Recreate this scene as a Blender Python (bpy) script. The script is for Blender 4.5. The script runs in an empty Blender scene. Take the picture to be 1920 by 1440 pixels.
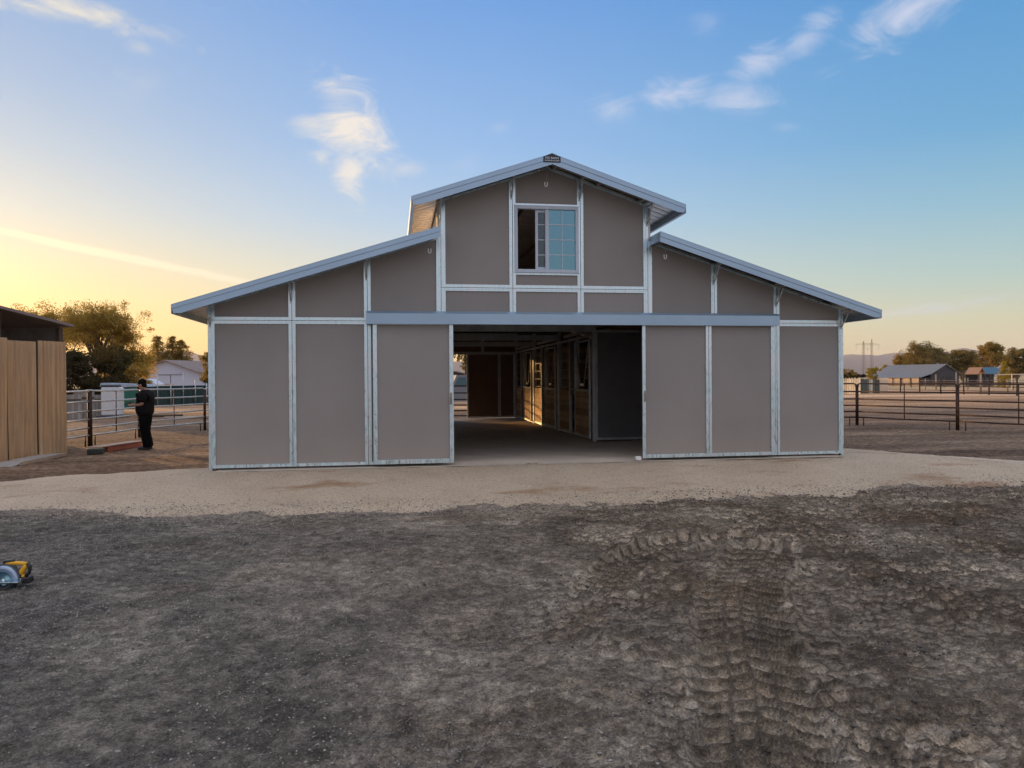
import bpy, bmesh, math, random
import numpy as np
from mathutils import Vector, Matrix
random.seed(7); RNG=np.random.default_rng(7)
PI=math.pi; rad=math.radians
sc=bpy.context.scene
COL=sc.collection
# ------------------------------------------------------------------ camera
CP=Vector((-2.6238,-12.6953,1.3941)); YAW,PIT,ROL,FPX=.1564,-.0055,-.0069,1410.
FW=Vector((math.sin(YAW)*math.cos(PIT),math.cos(YAW)*math.cos(PIT),math.sin(PIT)))
_r=Vector((math.cos(YAW),-math.sin(YAW),0)); _u=_r.cross(FW)
RT=_r*math.cos(ROL)+_u*math.sin(ROL); UP=-_r*math.sin(ROL)+_u*math.cos(ROL)
def P(u,v,dep): return CP+(FW+RT*((u-960)/FPX)-UP*((v-720)/FPX))*dep
GZ=-.3
def at(u,dep,z=GZ):
    p=P(u,712,dep); return Vector((p.x,p.y,z))
def hz(u,v,dep): return P(u,v,dep).z
# ------------------------------------------------------------------ object helpers
def tag(o,label=None,cat=None,group=None,kind=None):
    if label:o['label']=label
    if cat:o['category']=cat
    if group:o['group']=group
    if kind:o['kind']=kind
    return o
def thing(name,label,cat,loc=(0,0,0),rz=0,group=None):
    o=bpy.data.objects.new(name,None); COL.objects.link(o); o.location=loc; o.rotation_euler=(0,0,rz); o.empty_display_size=.2
    return tag(o,label,cat,group)
def link(name,me,mat,parent=None,smooth=False):
    if mat:
        for m in (mat if isinstance(mat,(list,tuple)) else [mat]): me.materials.append(m)
    if smooth: me.polygons.foreach_set('use_smooth',[True]*len(me.polygons))
    o=bpy.data.objects.new(name,me); COL.objects.link(o)
    if parent: o.parent=parent
    return o
def rot_to(d):
    return Vector(d).normalized().to_track_quat('Z','Y').to_matrix()
class MB:
    def __init__(s): s.v=[];s.f=[];s.sm=[];s.mi=[];s.m=0
    def add(s,vs,fs,sm=False):
        n=len(s.v); s.v+= [tuple(v) for v in vs]; s.f+=[tuple(i+n for i in f) for f in fs]; s.sm+=[sm]*len(fs); s.mi+=[s.m]*len(fs); return s
    def box(s,c,d,R=None,bev=0):
        c=Vector(c); hx,hy,hz_=[q/2 for q in d]
        if bev<=0:
            vs=[Vector((x*hx,y*hy,z*hz_)) for x in(-1,1) for y in(-1,1) for z in(-1,1)]
            fs=[(0,1,3,2),(4,6,7,5),(0,4,5,1),(2,3,7,6),(0,2,6,4),(1,5,7,3)]
        else:
            bm=bmesh.new(); bmesh.ops.create_cube(bm,size=1)
            for v in bm.verts: v.co=Vector((v.co.x*2*hx,v.co.y*2*hy,v.co.z*2*hz_))
            bmesh.ops.bevel(bm,geom=bm.edges[:],offset=min(bev,hx*.9,hy*.9,hz_*.9),segments=1,affect='EDGES')
            bm.verts.ensure_lookup_table(); vs=[v.co.copy() for v in bm.verts]; fs=[tuple(v.index for v in f.verts) for f in bm.faces]; bm.free()
        if R is not None: vs=[R@v for v in vs]
        return s.add([v+c for v in vs],fs)
    def b2(s,a,b,bev=0):
        return s.box([(a[i]+b[i])/2 for i in range(3)],[abs(a[i]-b[i]) for i in range(3)],None,bev)
    def bar(s,a,b,w,h,upv=(0,0,1),bev=0):
        a=Vector(a);b=Vector(b);d=(b-a);L=d.length;d.normalize();u=Vector(upv); x=d.cross(u).normalized(); y=x.cross(d).normalized()
        R=Matrix((x,d,y)).transposed()
        return s.box((a+b)/2,(w,L,h),R,bev)
    def tube(s,pts,r,n=8,cap=True):
        pts=[Vector(p) for p in pts]; rs=r if isinstance(r,(list,tuple)) else [r]*len(pts); vs=[];fs=[]
        px=None
        for i,p in enumerate(pts):
            d=(pts[min(i+1,len(pts)-1)]-pts[max(i-1,0)]).normalized()
            if px is None: px=d.orthogonal().normalized()
            else: px=(px-d*px.dot(d)).normalized()
            py=d.cross(px)
            for k in range(n):
                a=2*PI*k/n; vs.append(p+(px*math.cos(a)+py*math.sin(a))*rs[i])
        for i in range(len(pts)-1):
            for k in range(n):
                fs.append((i*n+k,i*n+(k+1)%n,(i+1)*n+(k+1)%n,(i+1)*n+k))
        if cap: fs.append(tuple(range(n))[::-1]); fs.append(tuple((len(pts)-1)*n+k for k in range(n)))
        return s.add(vs,fs,True)
    def prism(s,poly,ext,plane='xz',o=0):
        # poly 2D; extruded along the third axis from o to o+ext
        def m(p,t): return {'xz':(p[0],t,p[1]),'yz':(t,p[0],p[1]),'xy':(p[0],p[1],t)}[plane]
        n=len(poly); vs=[m(p,o) for p in poly]+[m(p,o+ext) for p in poly]
        fs=[tuple(range(n)),tuple(range(n,2*n))[::-1]]+[(i,i+n,(i+1)%n+n,(i+1)%n) for i in range(n)]
        return s.add(vs,fs)
    def sphere(s,c,r,seg=12,ring=8,R=None):
        r=r if isinstance(r,(tuple,list)) else (r,r,r); vs=[];fs=[]; c=Vector(c)
        for i in range(ring+1):
            t=PI*i/ring
            for k in range(seg):
                a=2*PI*k/seg; v=Vector((r[0]*math.sin(t)*math.cos(a),r[1]*math.sin(t)*math.sin(a),r[2]*math.cos(t)))
                vs.append(c+(R@v if R else v))
        for i in range(ring):
            for k in range(seg): fs.append((i*seg+k,(i+1)*seg+k,(i+1)*seg+(k+1)%seg,i*seg+(k+1)%seg))
        return s.add(vs,fs,True)
    def build(s,name,mat,parent=None,fix=True):
        me=bpy.data.meshes.new(name); me.from_pydata(s.v,[],s.f); me.polygons.foreach_set('use_smooth',s.sm)
        if fix:
            bm=bmesh.new(); bm.from_mesh(me); bmesh.ops.recalc_face_normals(bm,faces=bm.faces[:]); bm.to_mesh(me); bm.free()
        o=link(name,me,mat,parent)
        if any(s.mi): me.polygons.foreach_set('material_index',s.mi)
        return o
def copy_tree(o,parent=None):
    c=o.copy(); COL.objects.link(c); c.parent=parent
    for ch in list(o.children): copy_tree(ch,c)
    return c
# ------------------------------------------------------------------ materials
def newmat(name):
    m=bpy.data.materials.new(name); m.use_nodes=True; nt=m.node_tree; b=nt.nodes['Principled BSDF']; return m,nt,b
def N(nt,t,**kw):
    n=nt.nodes.new(t)
    for k,v in kw.items():
        if k in n.inputs: n.inputs[k].default_value=v
        else: setattr(n,k,v)
    return n
def ramp(nt,fac,stops,interp='LINEAR'):
    r=N(nt,'ShaderNodeValToRGB'); r.color_ramp.interpolation=interp; cr=r.color_ramp
    while len(cr.elements)<len(stops): cr.elements.new(.5)
    for e,(p,c) in zip(cr.elements,stops):
        e.position=p; e.color=(c,c,c,1) if isinstance(c,(int,float)) else (*c,1)
    nt.links.new(fac,r.inputs['Fac']); return r.outputs['Color']
def noise(nt,vec,scale,detail=4,rough=.55,dist=0):
    n=N(nt,'ShaderNodeTexNoise'); n.inputs['Scale'].default_value=scale; n.inputs['Detail'].default_value=detail
    n.inputs['Roughness'].default_value=rough; n.inputs['Distortion'].default_value=dist
    nt.links.new(vec,n.inputs['Vector']); return n.outputs['Fac']
def mapping(nt,vec,scale=(1,1,1),rot=(0,0,0),loc=(0,0,0)):
    m=N(nt,'ShaderNodeMapping'); m.inputs['Scale'].default_value=scale; m.inputs['Rotation'].default_value=rot; m.inputs['Location'].default_value=loc
    nt.links.new(vec,m.inputs['Vector']); return m.outputs['Vector']
def pos(nt): return N(nt,'ShaderNodeNewGeometry').outputs['Position']
def obj_co(nt): return N(nt,'ShaderNodeTexCoord').outputs['Object']
def mix(nt,f,a,b,mode='MIX'):
    m=N(nt,'ShaderNodeMix'); m.data_type='RGBA'; m.blend_type=mode
    for k,v in (('Factor',f),('A',a),('B',b)):
        i=[q for q in m.inputs if q.name==k and (q.type=='RGBA' or k=='Factor') and q.enabled][0] if k!='Factor' else m.inputs[0]
        if hasattr(v,'links'): nt.links.new(v,i)
        elif k=='Factor': i.default_value=v
        else: i.default_value=(*v,1) if len(v)==3 else v
    return [q for q in m.outputs if q.type=='RGBA'][0]
def math_(nt,op,a,b=None,c=None,clamp=False):
    m=N(nt,'ShaderNodeMath'); m.operation=op; m.use_clamp=clamp
    for i,v in enumerate((a,b,c)):
        if v is None: continue
        if hasattr(v,'links'): nt.links.new(v,m.inputs[i])
        else: m.inputs[i].default_value=v
    return m.outputs[0]
def bump(nt,b,h,strength=.3,dist=.01):
    n=N(nt,'ShaderNodeBump'); n.inputs['Strength'].default_value=strength; n.inputs['Distance'].default_value=dist
    nt.links.new(h,n.inputs['Height']); nt.links.new(n.outputs['Normal'],b.inputs['Normal'])
def simple(name,c,rough=.6,metal=0,var=.25,scale=6,bs=.15,bd=.004,stretch=(1,1,1),spec=.5):
    m,nt,b=newmat(name); v=mapping(nt,obj_co(nt),stretch)
    n=noise(nt,v,scale,5); n2=noise(nt,v,scale*9,4)
    c=Vector(c); lo=tuple(c*(1-var)); hi=tuple(c*(1+var))
    nt.links.new(mix(nt,ramp(nt,math_(nt,'ADD',math_(nt,'MULTIPLY',n,.7),math_(nt,'MULTIPLY',n2,.3)),[(.3,lo),(.7,hi)]),(0,0,0),(0,0,0)) if False else ramp(nt,math_(nt,'ADD',math_(nt,'MULTIPLY',n,.7),math_(nt,'MULTIPLY',n2,.3)),[(.3,lo),(.7,hi)]),b.inputs['Base Color'])
    b.inputs['Roughness'].default_value=rough; b.inputs['Metallic'].default_value=metal; b.inputs['Specular IOR Level'].default_value=spec
    if bs: bump(nt,b,n2,bs,bd)
    return m
M={}
# galvanised channel: mottled zinc with white bloom
def galv(name,base,rough=.38,streak=1,metal=.9):
    m,nt,b=newmat(name); v=pos(nt)
    big=noise(nt,mapping(nt,v,(2.2,2.2,1.6)),1.3,3,.6)
    st=noise(nt,mapping(nt,v,(9,9,2.2)),3.2,5,.65,.4)
    sp=noise(nt,v,60,3,.6)
    c1=ramp(nt,st,[(.32,tuple(x*.76 for x in base)),(.5,base),(.68,tuple(min(1,x*1.14) for x in base))])
    c2=mix(nt,math_(nt,'MULTIPLY',ramp(nt,big,[(.5,0.),(.63,1.)]),.55*streak),c1,(.78,.82,.9))
    c3=mix(nt,math_(nt,'MULTIPLY',ramp(nt,noise(nt,mapping(nt,v,(1,1,.5)),13,4,.7),[(.66,0.),(.8,1.)]),.5*streak),c2,(.2,.22,.24))
    nt.links.new(c3,b.inputs['Base Color']); b.inputs['Metallic'].default_value=metal
    nt.links.new(ramp(nt,st,[(.3,rough-.1),(.7,rough+.16)]),b.inputs['Roughness'])
    bump(nt,b,sp,.12,.002); return m
M['galv']=galv('galvanised_steel',(.66,.82,.89),.32,1.,.92)
M['galv_dull']=galv('dull_zinc',(.5,.52,.52),.5,.5,.7)
def trimmat():
    m,nt,b=newmat('blue_grey_trim'); v=pos(nt)
    n=noise(nt,mapping(nt,v,(.6,.6,.6)),1.2,3)
    nt.links.new(ramp(nt,n,[(.3,(.32,.45,.59)),(.7,(.37,.51,.66))]),b.inputs['Base Color']); b.inputs['Metallic'].default_value=.55; b.inputs['Roughness'].default_value=.34
    bump(nt,b,noise(nt,mapping(nt,v,(1.2,1.2,3)),1.1,2),.12,.03); return m
M['trim']=trimmat()
def siding():
    m,nt,b=newmat('taupe_painted_siding'); v=pos(nt)
    big=noise(nt,mapping(nt,v,(1,1,.7)),.7,3); fine=noise(nt,mapping(nt,v,(6,6,60)),4,4,.6); dust=noise(nt,v,7,5,.7)
    # dust thrown up by splashes stays near the foot of the wall
    sx=N(nt,'ShaderNodeSeparateXYZ'); nt.links.new(v,sx.inputs[0])
    low=math_(nt,'MULTIPLY',ramp(nt,math_(nt,'ADD',math_(nt,'MULTIPLY',sx.outputs[2],1.),math_(nt,'MULTIPLY',dust,.35)),[(.12,1.),(.75,0.)]),.6)
    c=ramp(nt,big,[(.3,(.28,.262,.25)),(.7,(.32,.30,.288))])
    c=mix(nt,math_(nt,'MULTIPLY',ramp(nt,fine,[(.35,0.),(.65,1.)]),.12),c,(.225,.205,.192))
    c=mix(nt,low,c,(.38,.33,.285))
    nt.links.new(c,b.inputs['Base Color']); b.inputs['Roughness'].default_value=.62; b.inputs['Specular IOR Level'].default_value=.35
    oi=N(nt,'ShaderNodeObjectInfo'); hs=N(nt,'ShaderNodeHueSaturation'); nt.links.new(math_(nt,'MULTIPLY_ADD',oi.outputs['Random'],.12,.94),hs.inputs['Value']); nt.links.new(c,hs.inputs['Color']); nt.links.new(hs.outputs[0],b.inputs['Base Color'])
    bump(nt,b,math_(nt,'ADD',math_(nt,'MULTIPLY',fine,.1),math_(nt,'MULTIPLY',noise(nt,mapping(nt,v,(1,1,.6)),1.6,2),1.)),.3,.02); return m
M['siding']=siding()
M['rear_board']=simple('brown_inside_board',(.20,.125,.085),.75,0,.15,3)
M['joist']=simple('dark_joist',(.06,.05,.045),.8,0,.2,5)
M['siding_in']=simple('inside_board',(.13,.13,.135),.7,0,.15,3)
M['side_wall']=simple('side_wall_coat',(.8,.78,.75),.3,.9,.06,2,.1,.002)
M['roof_metal']=simple('galvalume_roof_sheet',(.66,.65,.64),.3,.92,.08,3,.08,.002)
M['purlin']=simple('purlin_steel',(.4,.36,.33),.5,.6,.2,5)
M['white_vinyl']=simple('white_vinyl_frame',(.52,.6,.7),.35,0,.04,3,0)
M['black']=simple('black_rubber',(.02,.02,.022),.5,0,.2,8,.1)
M['sign_navy']=simple('navy_sign',(.01,.022,.04),.35,0,.1,4,0)
M['sign_white']=simple('sign_lettering',(.6,.66,.7),.4,0,.03,4,0)
M['white_clip']=simple('white_plastic_hook',(.8,.8,.78),.4,0,.03,4,0)
def glass(name,tint,refl,rough=.02,fac=.5):
    m=bpy.data.materials.new(name); m.use_nodes=True; nt=m.node_tree; nt.nodes.clear()
    out=N(nt,'ShaderNodeOutputMaterial'); mx=N(nt,'ShaderNodeMixShader'); g=N(nt,'ShaderNodeBsdfGlossy'); t=N(nt,'ShaderNodeBsdfTransparent')
    g.inputs['Color'].default_value=(*refl,1); g.inputs['Roughness'].default_value=rough; t.inputs['Color'].default_value=(*tint,1); mx.inputs[0].default_value=fac
    bn=N(nt,'ShaderNodeBump'); bn.inputs['Strength'].default_value=.25; bn.inputs['Distance'].default_value=.02; nt.links.new(noise(nt,obj_co(nt),2.2,2),bn.inputs['Height']); nt.links.new(bn.outputs[0],g.inputs['Normal'])
    nt.links.new(t.outputs[0],mx.inputs[1]); nt.links.new(g.outputs[0],mx.inputs[2]); nt.links.new(mx.outputs[0],out.inputs[0]); return m
M['glass']=glass('coated_window_glass',(.35,.55,.55),(.17,.34,.42),.02,.8)
M['glass_dim']=glass('screened_glass',(.5,.55,.55),(.4,.5,.55),.08,.16)
def boards(name,c,width,axis='z',gap=.06,var=.35,rough=.75,stain=(.1,.06,.03),metal=0,dirt=.4):
    m,nt,b=newmat(name); v=obj_co(nt); sx=N(nt,'ShaderNodeSeparateXYZ'); nt.links.new(v,sx.inputs[0])
    a=sx.outputs['XYZ'.index(axis.upper())]; q=math_(nt,'DIVIDE',a,width); fr=math_(nt,'FRACT',q); fl=math_(nt,'FLOOR',q)
    wn=N(nt,'ShaderNodeTexWhiteNoise'); wn.noise_dimensions='1D'; nt.links.new(fl,wn.inputs['W'])
    s={'x':(14,2,1.2),'z':(1.5,1.5,14),'y':(2,14,1.2)}[axis]
    g=noise(nt,mapping(nt,v,s),2.5,5,.65,.6); bl=noise(nt,v,1.7,4,.6)
    c=Vector(c); t=math_(nt,'ADD',math_(nt,'MULTIPLY',wn.outputs['Value'],.45),math_(nt,'MULTIPLY',g,.55))
    col=ramp(nt,t,[(.2,tuple(c*(1-var))),(.8,tuple(min(.95,x*(1+var)) for x in c))])
    col=mix(nt,math_(nt,'MULTIPLY',ramp(nt,bl,[(.5,0.),(.7,1.)]),dirt),col,stain)
    edge=math_(nt,'LESS_THAN',fr,gap); col=mix(nt,edge,col,tuple(x*.25 for x in c))
    nt.links.new(col,b.inputs['Base Color']); b.inputs['Roughness'].default_value=rough; b.inputs['Metallic'].default_value=metal
    bump(nt,b,math_(nt,'SUBTRACT',g,math_(nt,'MULTIPLY',edge,2.)),.35,.006); return m
M['stall_boards']=boards('stall_lumber',(.52,.33,.17),.14,'z')
M['grey_boards']=boards('weathered_boards',(.3,.28,.26),.14,'x')
M['pale_boards']=boards('pale_fence_boards',(.72,.66,.52),.3,'x',.12)
M['dark_tarp']=boards('dull_green_boards',(.12,.14,.13),.5,'x',.1,.3)
M['rust']=simple('rusty_pipe',(.05,.028,.02),.6,.4,.35,8,.2)
M['rail_galv']=simple('worn_galvanised_rail',(.62,.57,.5),.38,.75,.18,9,.1)
M['concrete']=simple('dusty_floor',(.60,.52,.43),.85,0,.18,1.6,.3,.006)
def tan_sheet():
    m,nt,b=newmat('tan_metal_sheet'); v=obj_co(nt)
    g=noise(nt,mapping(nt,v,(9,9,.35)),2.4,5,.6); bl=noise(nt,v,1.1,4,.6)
    c=ramp(nt,g,[(.3,(.38,.25,.14)),(.7,(.62,.42,.24))]); c=mix(nt,math_(nt,'MULTIPLY',ramp(nt,bl,[(.45,0.),(.7,1.)]),.35),c,(.3,.22,.15))  # orange-tan base also carries the golden light bounced off the barn
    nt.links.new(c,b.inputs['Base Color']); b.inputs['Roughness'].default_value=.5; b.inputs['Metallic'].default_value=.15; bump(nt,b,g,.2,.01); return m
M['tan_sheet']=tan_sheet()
def leafmat(name,a,b_,trans=.35,back=(.35,.3,.06)):
    m=bpy.data.materials.new(name); m.use_nodes=True; nt=m.node_tree; nt.nodes.clear()
    out=N(nt,'ShaderNodeOutputMaterial'); mx=N(nt,'ShaderNodeMixShader'); d=N(nt,'ShaderNodeBsdfDiffuse'); t=N(nt,'ShaderNodeBsdfTranslucent')
    v=pos(nt); n=noise(nt,v,.7,4,.7); n2=noise(nt,v,5,2)
    c=ramp(nt,math_(nt,'ADD',math_(nt,'MULTIPLY',n,.6),math_(nt,'MULTIPLY',n2,.4)),[(.32,a),(.66,b_)])
    nt.links.new(c,d.inputs[0]); nt.links.new(mix(nt,.5,c,back),t.inputs[0]); mx.inputs[0].default_value=trans
    nt.links.new(d.outputs[0],mx.inputs[1]); nt.links.new(t.outputs[0],mx.inputs[2]); nt.links.new(mx.outputs[0],out.inputs[0]); return m
M['leaf_oak']=leafmat('airy_tree_leaves',(.10,.075,.02),(.32,.24,.07),.68,(.8,.55,.12))
M['leaf_dark']=leafmat('dark_bush_leaves',(.028,.026,.016),(.075,.062,.036),.15)
M['leaf_pine']=leafmat('conifer_needles',(.07,.06,.022),(.19,.15,.05),.6,(.6,.42,.1))
M['leaf_euc']=leafmat('grey_green_leaves',(.09,.08,.035),(.32,.25,.11),.3,(.6,.42,.1))
M['leaf_euc2']=leafmat('olive_leaves',(.12,.10,.035),(.38,.28,.10),.35,(.7,.45,.1))
M['leaf_yellow']=leafmat('yellow_leaves',(.30,.22,.03),(.5,.38,.06),.4)
M['leaf_palm']=leafmat('palm_leaves',(.08,.07,.03),(.2,.16,.07),.4)
M['bark']=simple('bark',(.1,.075,.055),.85,0,.35,5,.5,.02)
M['bark_pale']=simple('pale_bark',(.3,.24,.18),.8,0,.3,3,.4,.02)
# ------------------------------------------------------------------ numpy noise
def perlin(x,y,seed=0):
    r=np.random.default_rng(seed); p=r.permutation(1024); ang=r.random(1024)*2*np.pi; gx,gy=np.cos(ang),np.sin(ang)
    xi=np.floor(x).astype(np.int64); yi=np.floor(y).astype(np.int64); xf=x-xi; yf=y-yi
    u=xf*xf*xf*(xf*(xf*6-15)+10); v=yf*yf*yf*(yf*(yf*6-15)+10)
    def g(ix,iy,dx,dy):
        h=p[(p[ix&1023]+iy)&1023]; return gx[h]*dx+gy[h]*dy
    a=g(xi,yi,xf,yf);b=g(xi+1,yi,xf-1,yf);c=g(xi,yi+1,xf,yf-1);d=g(xi+1,yi+1,xf-1,yf-1)
    return ((a+(b-a)*u)+((c+(d-c)*u)-(a+(b-a)*u))*v)*1.5
def fbm(x,y,o=5,seed=0,rough=.5):
    s=0;a=1;f=1
    for i in range(o): s=s+a*perlin(x*f+i*13.7,y*f-i*7.3,seed+i); a*=rough; f*=2.03
    return s
def worley(x,y,seed=0):
    r=np.random.default_rng(seed); T=64; jx=r.random((T,T));jy=r.random((T,T))
    xi=np.floor(x).astype(np.int64); yi=np.floor(y).astype(np.int64); d1=np.full(x.shape,9.); d2=np.full(x.shape,9.)
    for a in(-1,0,1):
        for b in(-1,0,1):
            cx=xi+a; cy=yi+b; dx=cx+jx[cx%T,cy%T]-x; dy=cy+jy[cx%T,cy%T]-y; d=np.sqrt(dx*dx+dy*dy)
            m=d<d1; d2=np.where(m,d1,np.minimum(d2,d)); d1=np.where(m,d,d1)
    return d1,d2
def sstep(a,b,x):
    t=np.clip((x-a)/(b-a),0,1); return t*t*(3-2*t)
# ------------------------------------------------------------------ ground relief
TRACK=[(-1.35,-10.6),(-.98,-9.5),(-.62,-8.7),(-.36,-8.05),(-.02,-7.3),(.42,-6.6),(1.0,-5.8)]
TRACK2=[(-3.9,-9.6),(-3.3,-8.3),(-2.7,-7.0),(-2.2,-6.0)]
TRACK3=[(.9,-5.3),(.2,-5.45),(-.5,-5.9),(-1.0,-6.8)]
TRACK4=[(2.6,-10.2),(2.75,-8.6),(3.3,-7.0),(4.3,-5.4)]
def track_st(x,y,path):
    best=np.full(x.shape,9.); S=np.zeros(x.shape); T=np.zeros(x.shape); acc=0
    for (ax,ay),(bx,by) in zip(path,path[1:]):
        dx,dy=bx-ax,by-ay; L=math.hypot(dx,dy); dx/=L;dy/=L
        s=np.clip((x-ax)*dx+(y-ay)*dy,0,L); t=(x-ax)*-dy+(y-ay)*dx; d=np.hypot(x-ax-s*dx,y-ay-s*dy)
        m=d<best; best=np.where(m,d,best); S=np.where(m,acc+s,S); T=np.where(m,t,T); acc+=L
    return best,S,T
def lugs(x,y,path,half,depth,seed,pitch=.13,want=False):
    d,S,T=track_st(x,y,path); d=d+.05*fbm(x*3,y*3,3,seed); on=1-sstep(half-.02,half+.05,d)
    wob=.03*perlin(x*9,y*9,seed+5)
    T=T+.015*perlin(x*5,y*5,seed+6)
    ph=(S+wob*.5+.03*perlin(x*2,y*2,seed+8))/pitch+np.abs(T)*2.8+.5*(T>0); fr=np.abs((ph%1)-.5)*2       # slanted cross lugs
    bars=sstep(.58,.9,fr); q=np.abs(T)/half; colline=np.exp(-((q-.42)/.06)**2)+np.exp(-(q/.06)**2)
    ridge=np.maximum(bars,colline*.8); rim=np.exp(-((d-half-.05)/.05)**2)
    keep=.72+.28*sstep(-.35,.2,fbm(x*1.5,y*1.5,4,seed+9))+.2*perlin(x*17,y*17,seed+4)
    z=on*(-depth+ridge*depth*1.15*keep)+rim*depth*.7*(.5+fbm(x*6,y*6,2,seed+3))
    return (z,on,1-sstep(.15,.7,ridge)) if want else z
def relief(x,y,want=False):
    m=(x>-9)&(x<10)&(y>-12)&(y<-1)
    z=np.zeros(x.shape); tone=np.full(x.shape,.5)
    far=.025*fbm(x*.35,y*.35,3,40); z+=far
    if m.any():
        X=x[m];Y=y[m]
        churn=sstep(-3.2,.2,X+.8*fbm(X*.6,Y*.6,3,31)+.18*(-Y-6))           # hoof churned towards the right
        d1,d2=worley(X*8.0+.5*fbm(X*5,Y*5,2,3),Y*10.+.5*fbm(X*5,Y*5,2,4),11)
        e1,e2=worley(X*3.1+.4*fbm(X*2,Y*2,2,7),Y*4.1,12)
        cells=.024*sstep(.0,.3,d2-d1)*-1+.017
        pits=-.03*(1-sstep(.1,.45,e1))
        patch=sstep(-.15,.35,fbm(X*.9,Y*.9,3,22))
        f1,f2=worley(X*13+.5*fbm(X*9,Y*9,2,8),Y*13,13)
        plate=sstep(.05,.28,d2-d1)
        h=churn*(-.006*sstep(0,.4,f2-f1)+cells*(.45+.75*patch)+pits*patch*.9+.018*fbm(X*3.2,Y*3.2,4,50,.6))+(1-churn)*(.012*fbm(X*2.2,Y*2.2,4,51)+.004*np.abs(fbm(X*16,Y*16,3,52)))
        h+=.0062*fbm(X*22,Y*22,4,53,.7)+.004*np.abs(fbm(X*45,Y*45,2,56))+.04*fbm(X*.5,Y*.5,2,54)
        # loose mounds
        for (cx,cy,r,a) in ((-1.75,-8.9,.42,.07),(-1.2,-8.15,.35,.045),(.3,-5.35,.55,.06),(-.25,-5.6,.4,.045),(1.9,-8.9,.5,.05),(2.6,-7.9,.5,.04),(-2.9,-6.7,.6,.025),(3.6,-6.6,.7,.04),(-.5,-7.4,.25,.035),(3.1,-9.1,.35,.05),(.9,-9.3,.4,.03)):
            rr=np.hypot(X-cx,Y-cy)/r; h+=a*np.exp(-rr**2*1.6)*(1+.55*fbm(X*7,Y*7,3,60))
        t1,_,_=track_st(X,Y,TRACK); t2,_,_=track_st(X,Y,TRACK2); t3,_,_=track_st(X,Y,TRACK3); t4,_,_=track_st(X,Y,TRACK4)
        k=(1-.93*(1-sstep(.26,.42,t1)))*(1-.75*(1-sstep(.14,.26,t3)))*(1-.5*(1-sstep(.18,.3,t4)))
        h*=1.1
        loose=sstep(-.1,.5,fbm(X*1.7,Y*1.7,4,57,.65))*(.3+.7*churn); cm=churn*plate*(.55+.45*patch)+(1-churn)*(.38+.3*sstep(-.5,.6,fbm(X*2.2,Y*2.2,5,58,.7))+.2*fbm(X*25,Y*25,3,59,.7)); cm=cm*(1-.75*loose)  # relief contrast painted into the soil: pressed plates pale, loose ridges dark
        h*=k
        h+=lugs(X,Y,TRACK,  .29,.055,70,.17)+.12*lugs(X,Y,TRACK2,.2,.03,80,.14)+1.1*lugs(X,Y,TRACK3,.2,.042,90,.13)+.35*lugs(X,Y,TRACK4,.24,.04,95,.15)
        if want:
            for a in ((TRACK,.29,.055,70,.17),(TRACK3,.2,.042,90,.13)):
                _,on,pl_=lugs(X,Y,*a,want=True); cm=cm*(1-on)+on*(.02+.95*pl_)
            tone[m]=cm
        w=sstep(-9,-7.5,X)*(1-sstep(8,10,X))*sstep(-12,-11.4,Y)*(1-sstep(-2.2,-1,Y))
        z[m]+=h*w
    return tone if want else z
def axis_coords(lo,hi,step,outs):
    a=list(np.arange(lo,hi+1e-6,step)); s=step; l=lo; h=hi; L=[];Hh=[]
    while l>outs[0]: s*=1.09; l-=s; L.append(l)
    s=step
    while h<outs[1]: s*=1.09; h+=s; Hh.append(h)
    return np.array(L[::-1]+a+Hh)
def grid_mesh(name,xs,ys,zf,mat,holef=None):
    X,Y=np.meshgrid(xs,ys); Z=zf(X,Y); nx,ny=len(xs),len(ys)
    V=np.stack([X,Y,Z],-1).reshape(-1,3)
    i=np.arange((nx-1)*(ny-1)); r=i//(nx-1); c=i%(nx-1); a=r*nx+c
    F=np.stack([a,a+1,a+nx+1,a+nx],1)
    if holef is not None: F=F[holef(V[F].mean(1))]
    me=bpy.data.meshes.new(name); me.vertices.add(len(V)); me.vertices.foreach_set('co',V.ravel().astype(np.float32))
    me.loops.add(F.size); me.loops.foreach_set('vertex_index',F.ravel().astype(np.int32)); me.polygons.add(len(F))
    me.polygons.foreach_set('loop_start',np.arange(0,F.size,4,dtype=np.int32)); me.update(calc_edges=True)
    return link(name,me,mat,None,True)
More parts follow.
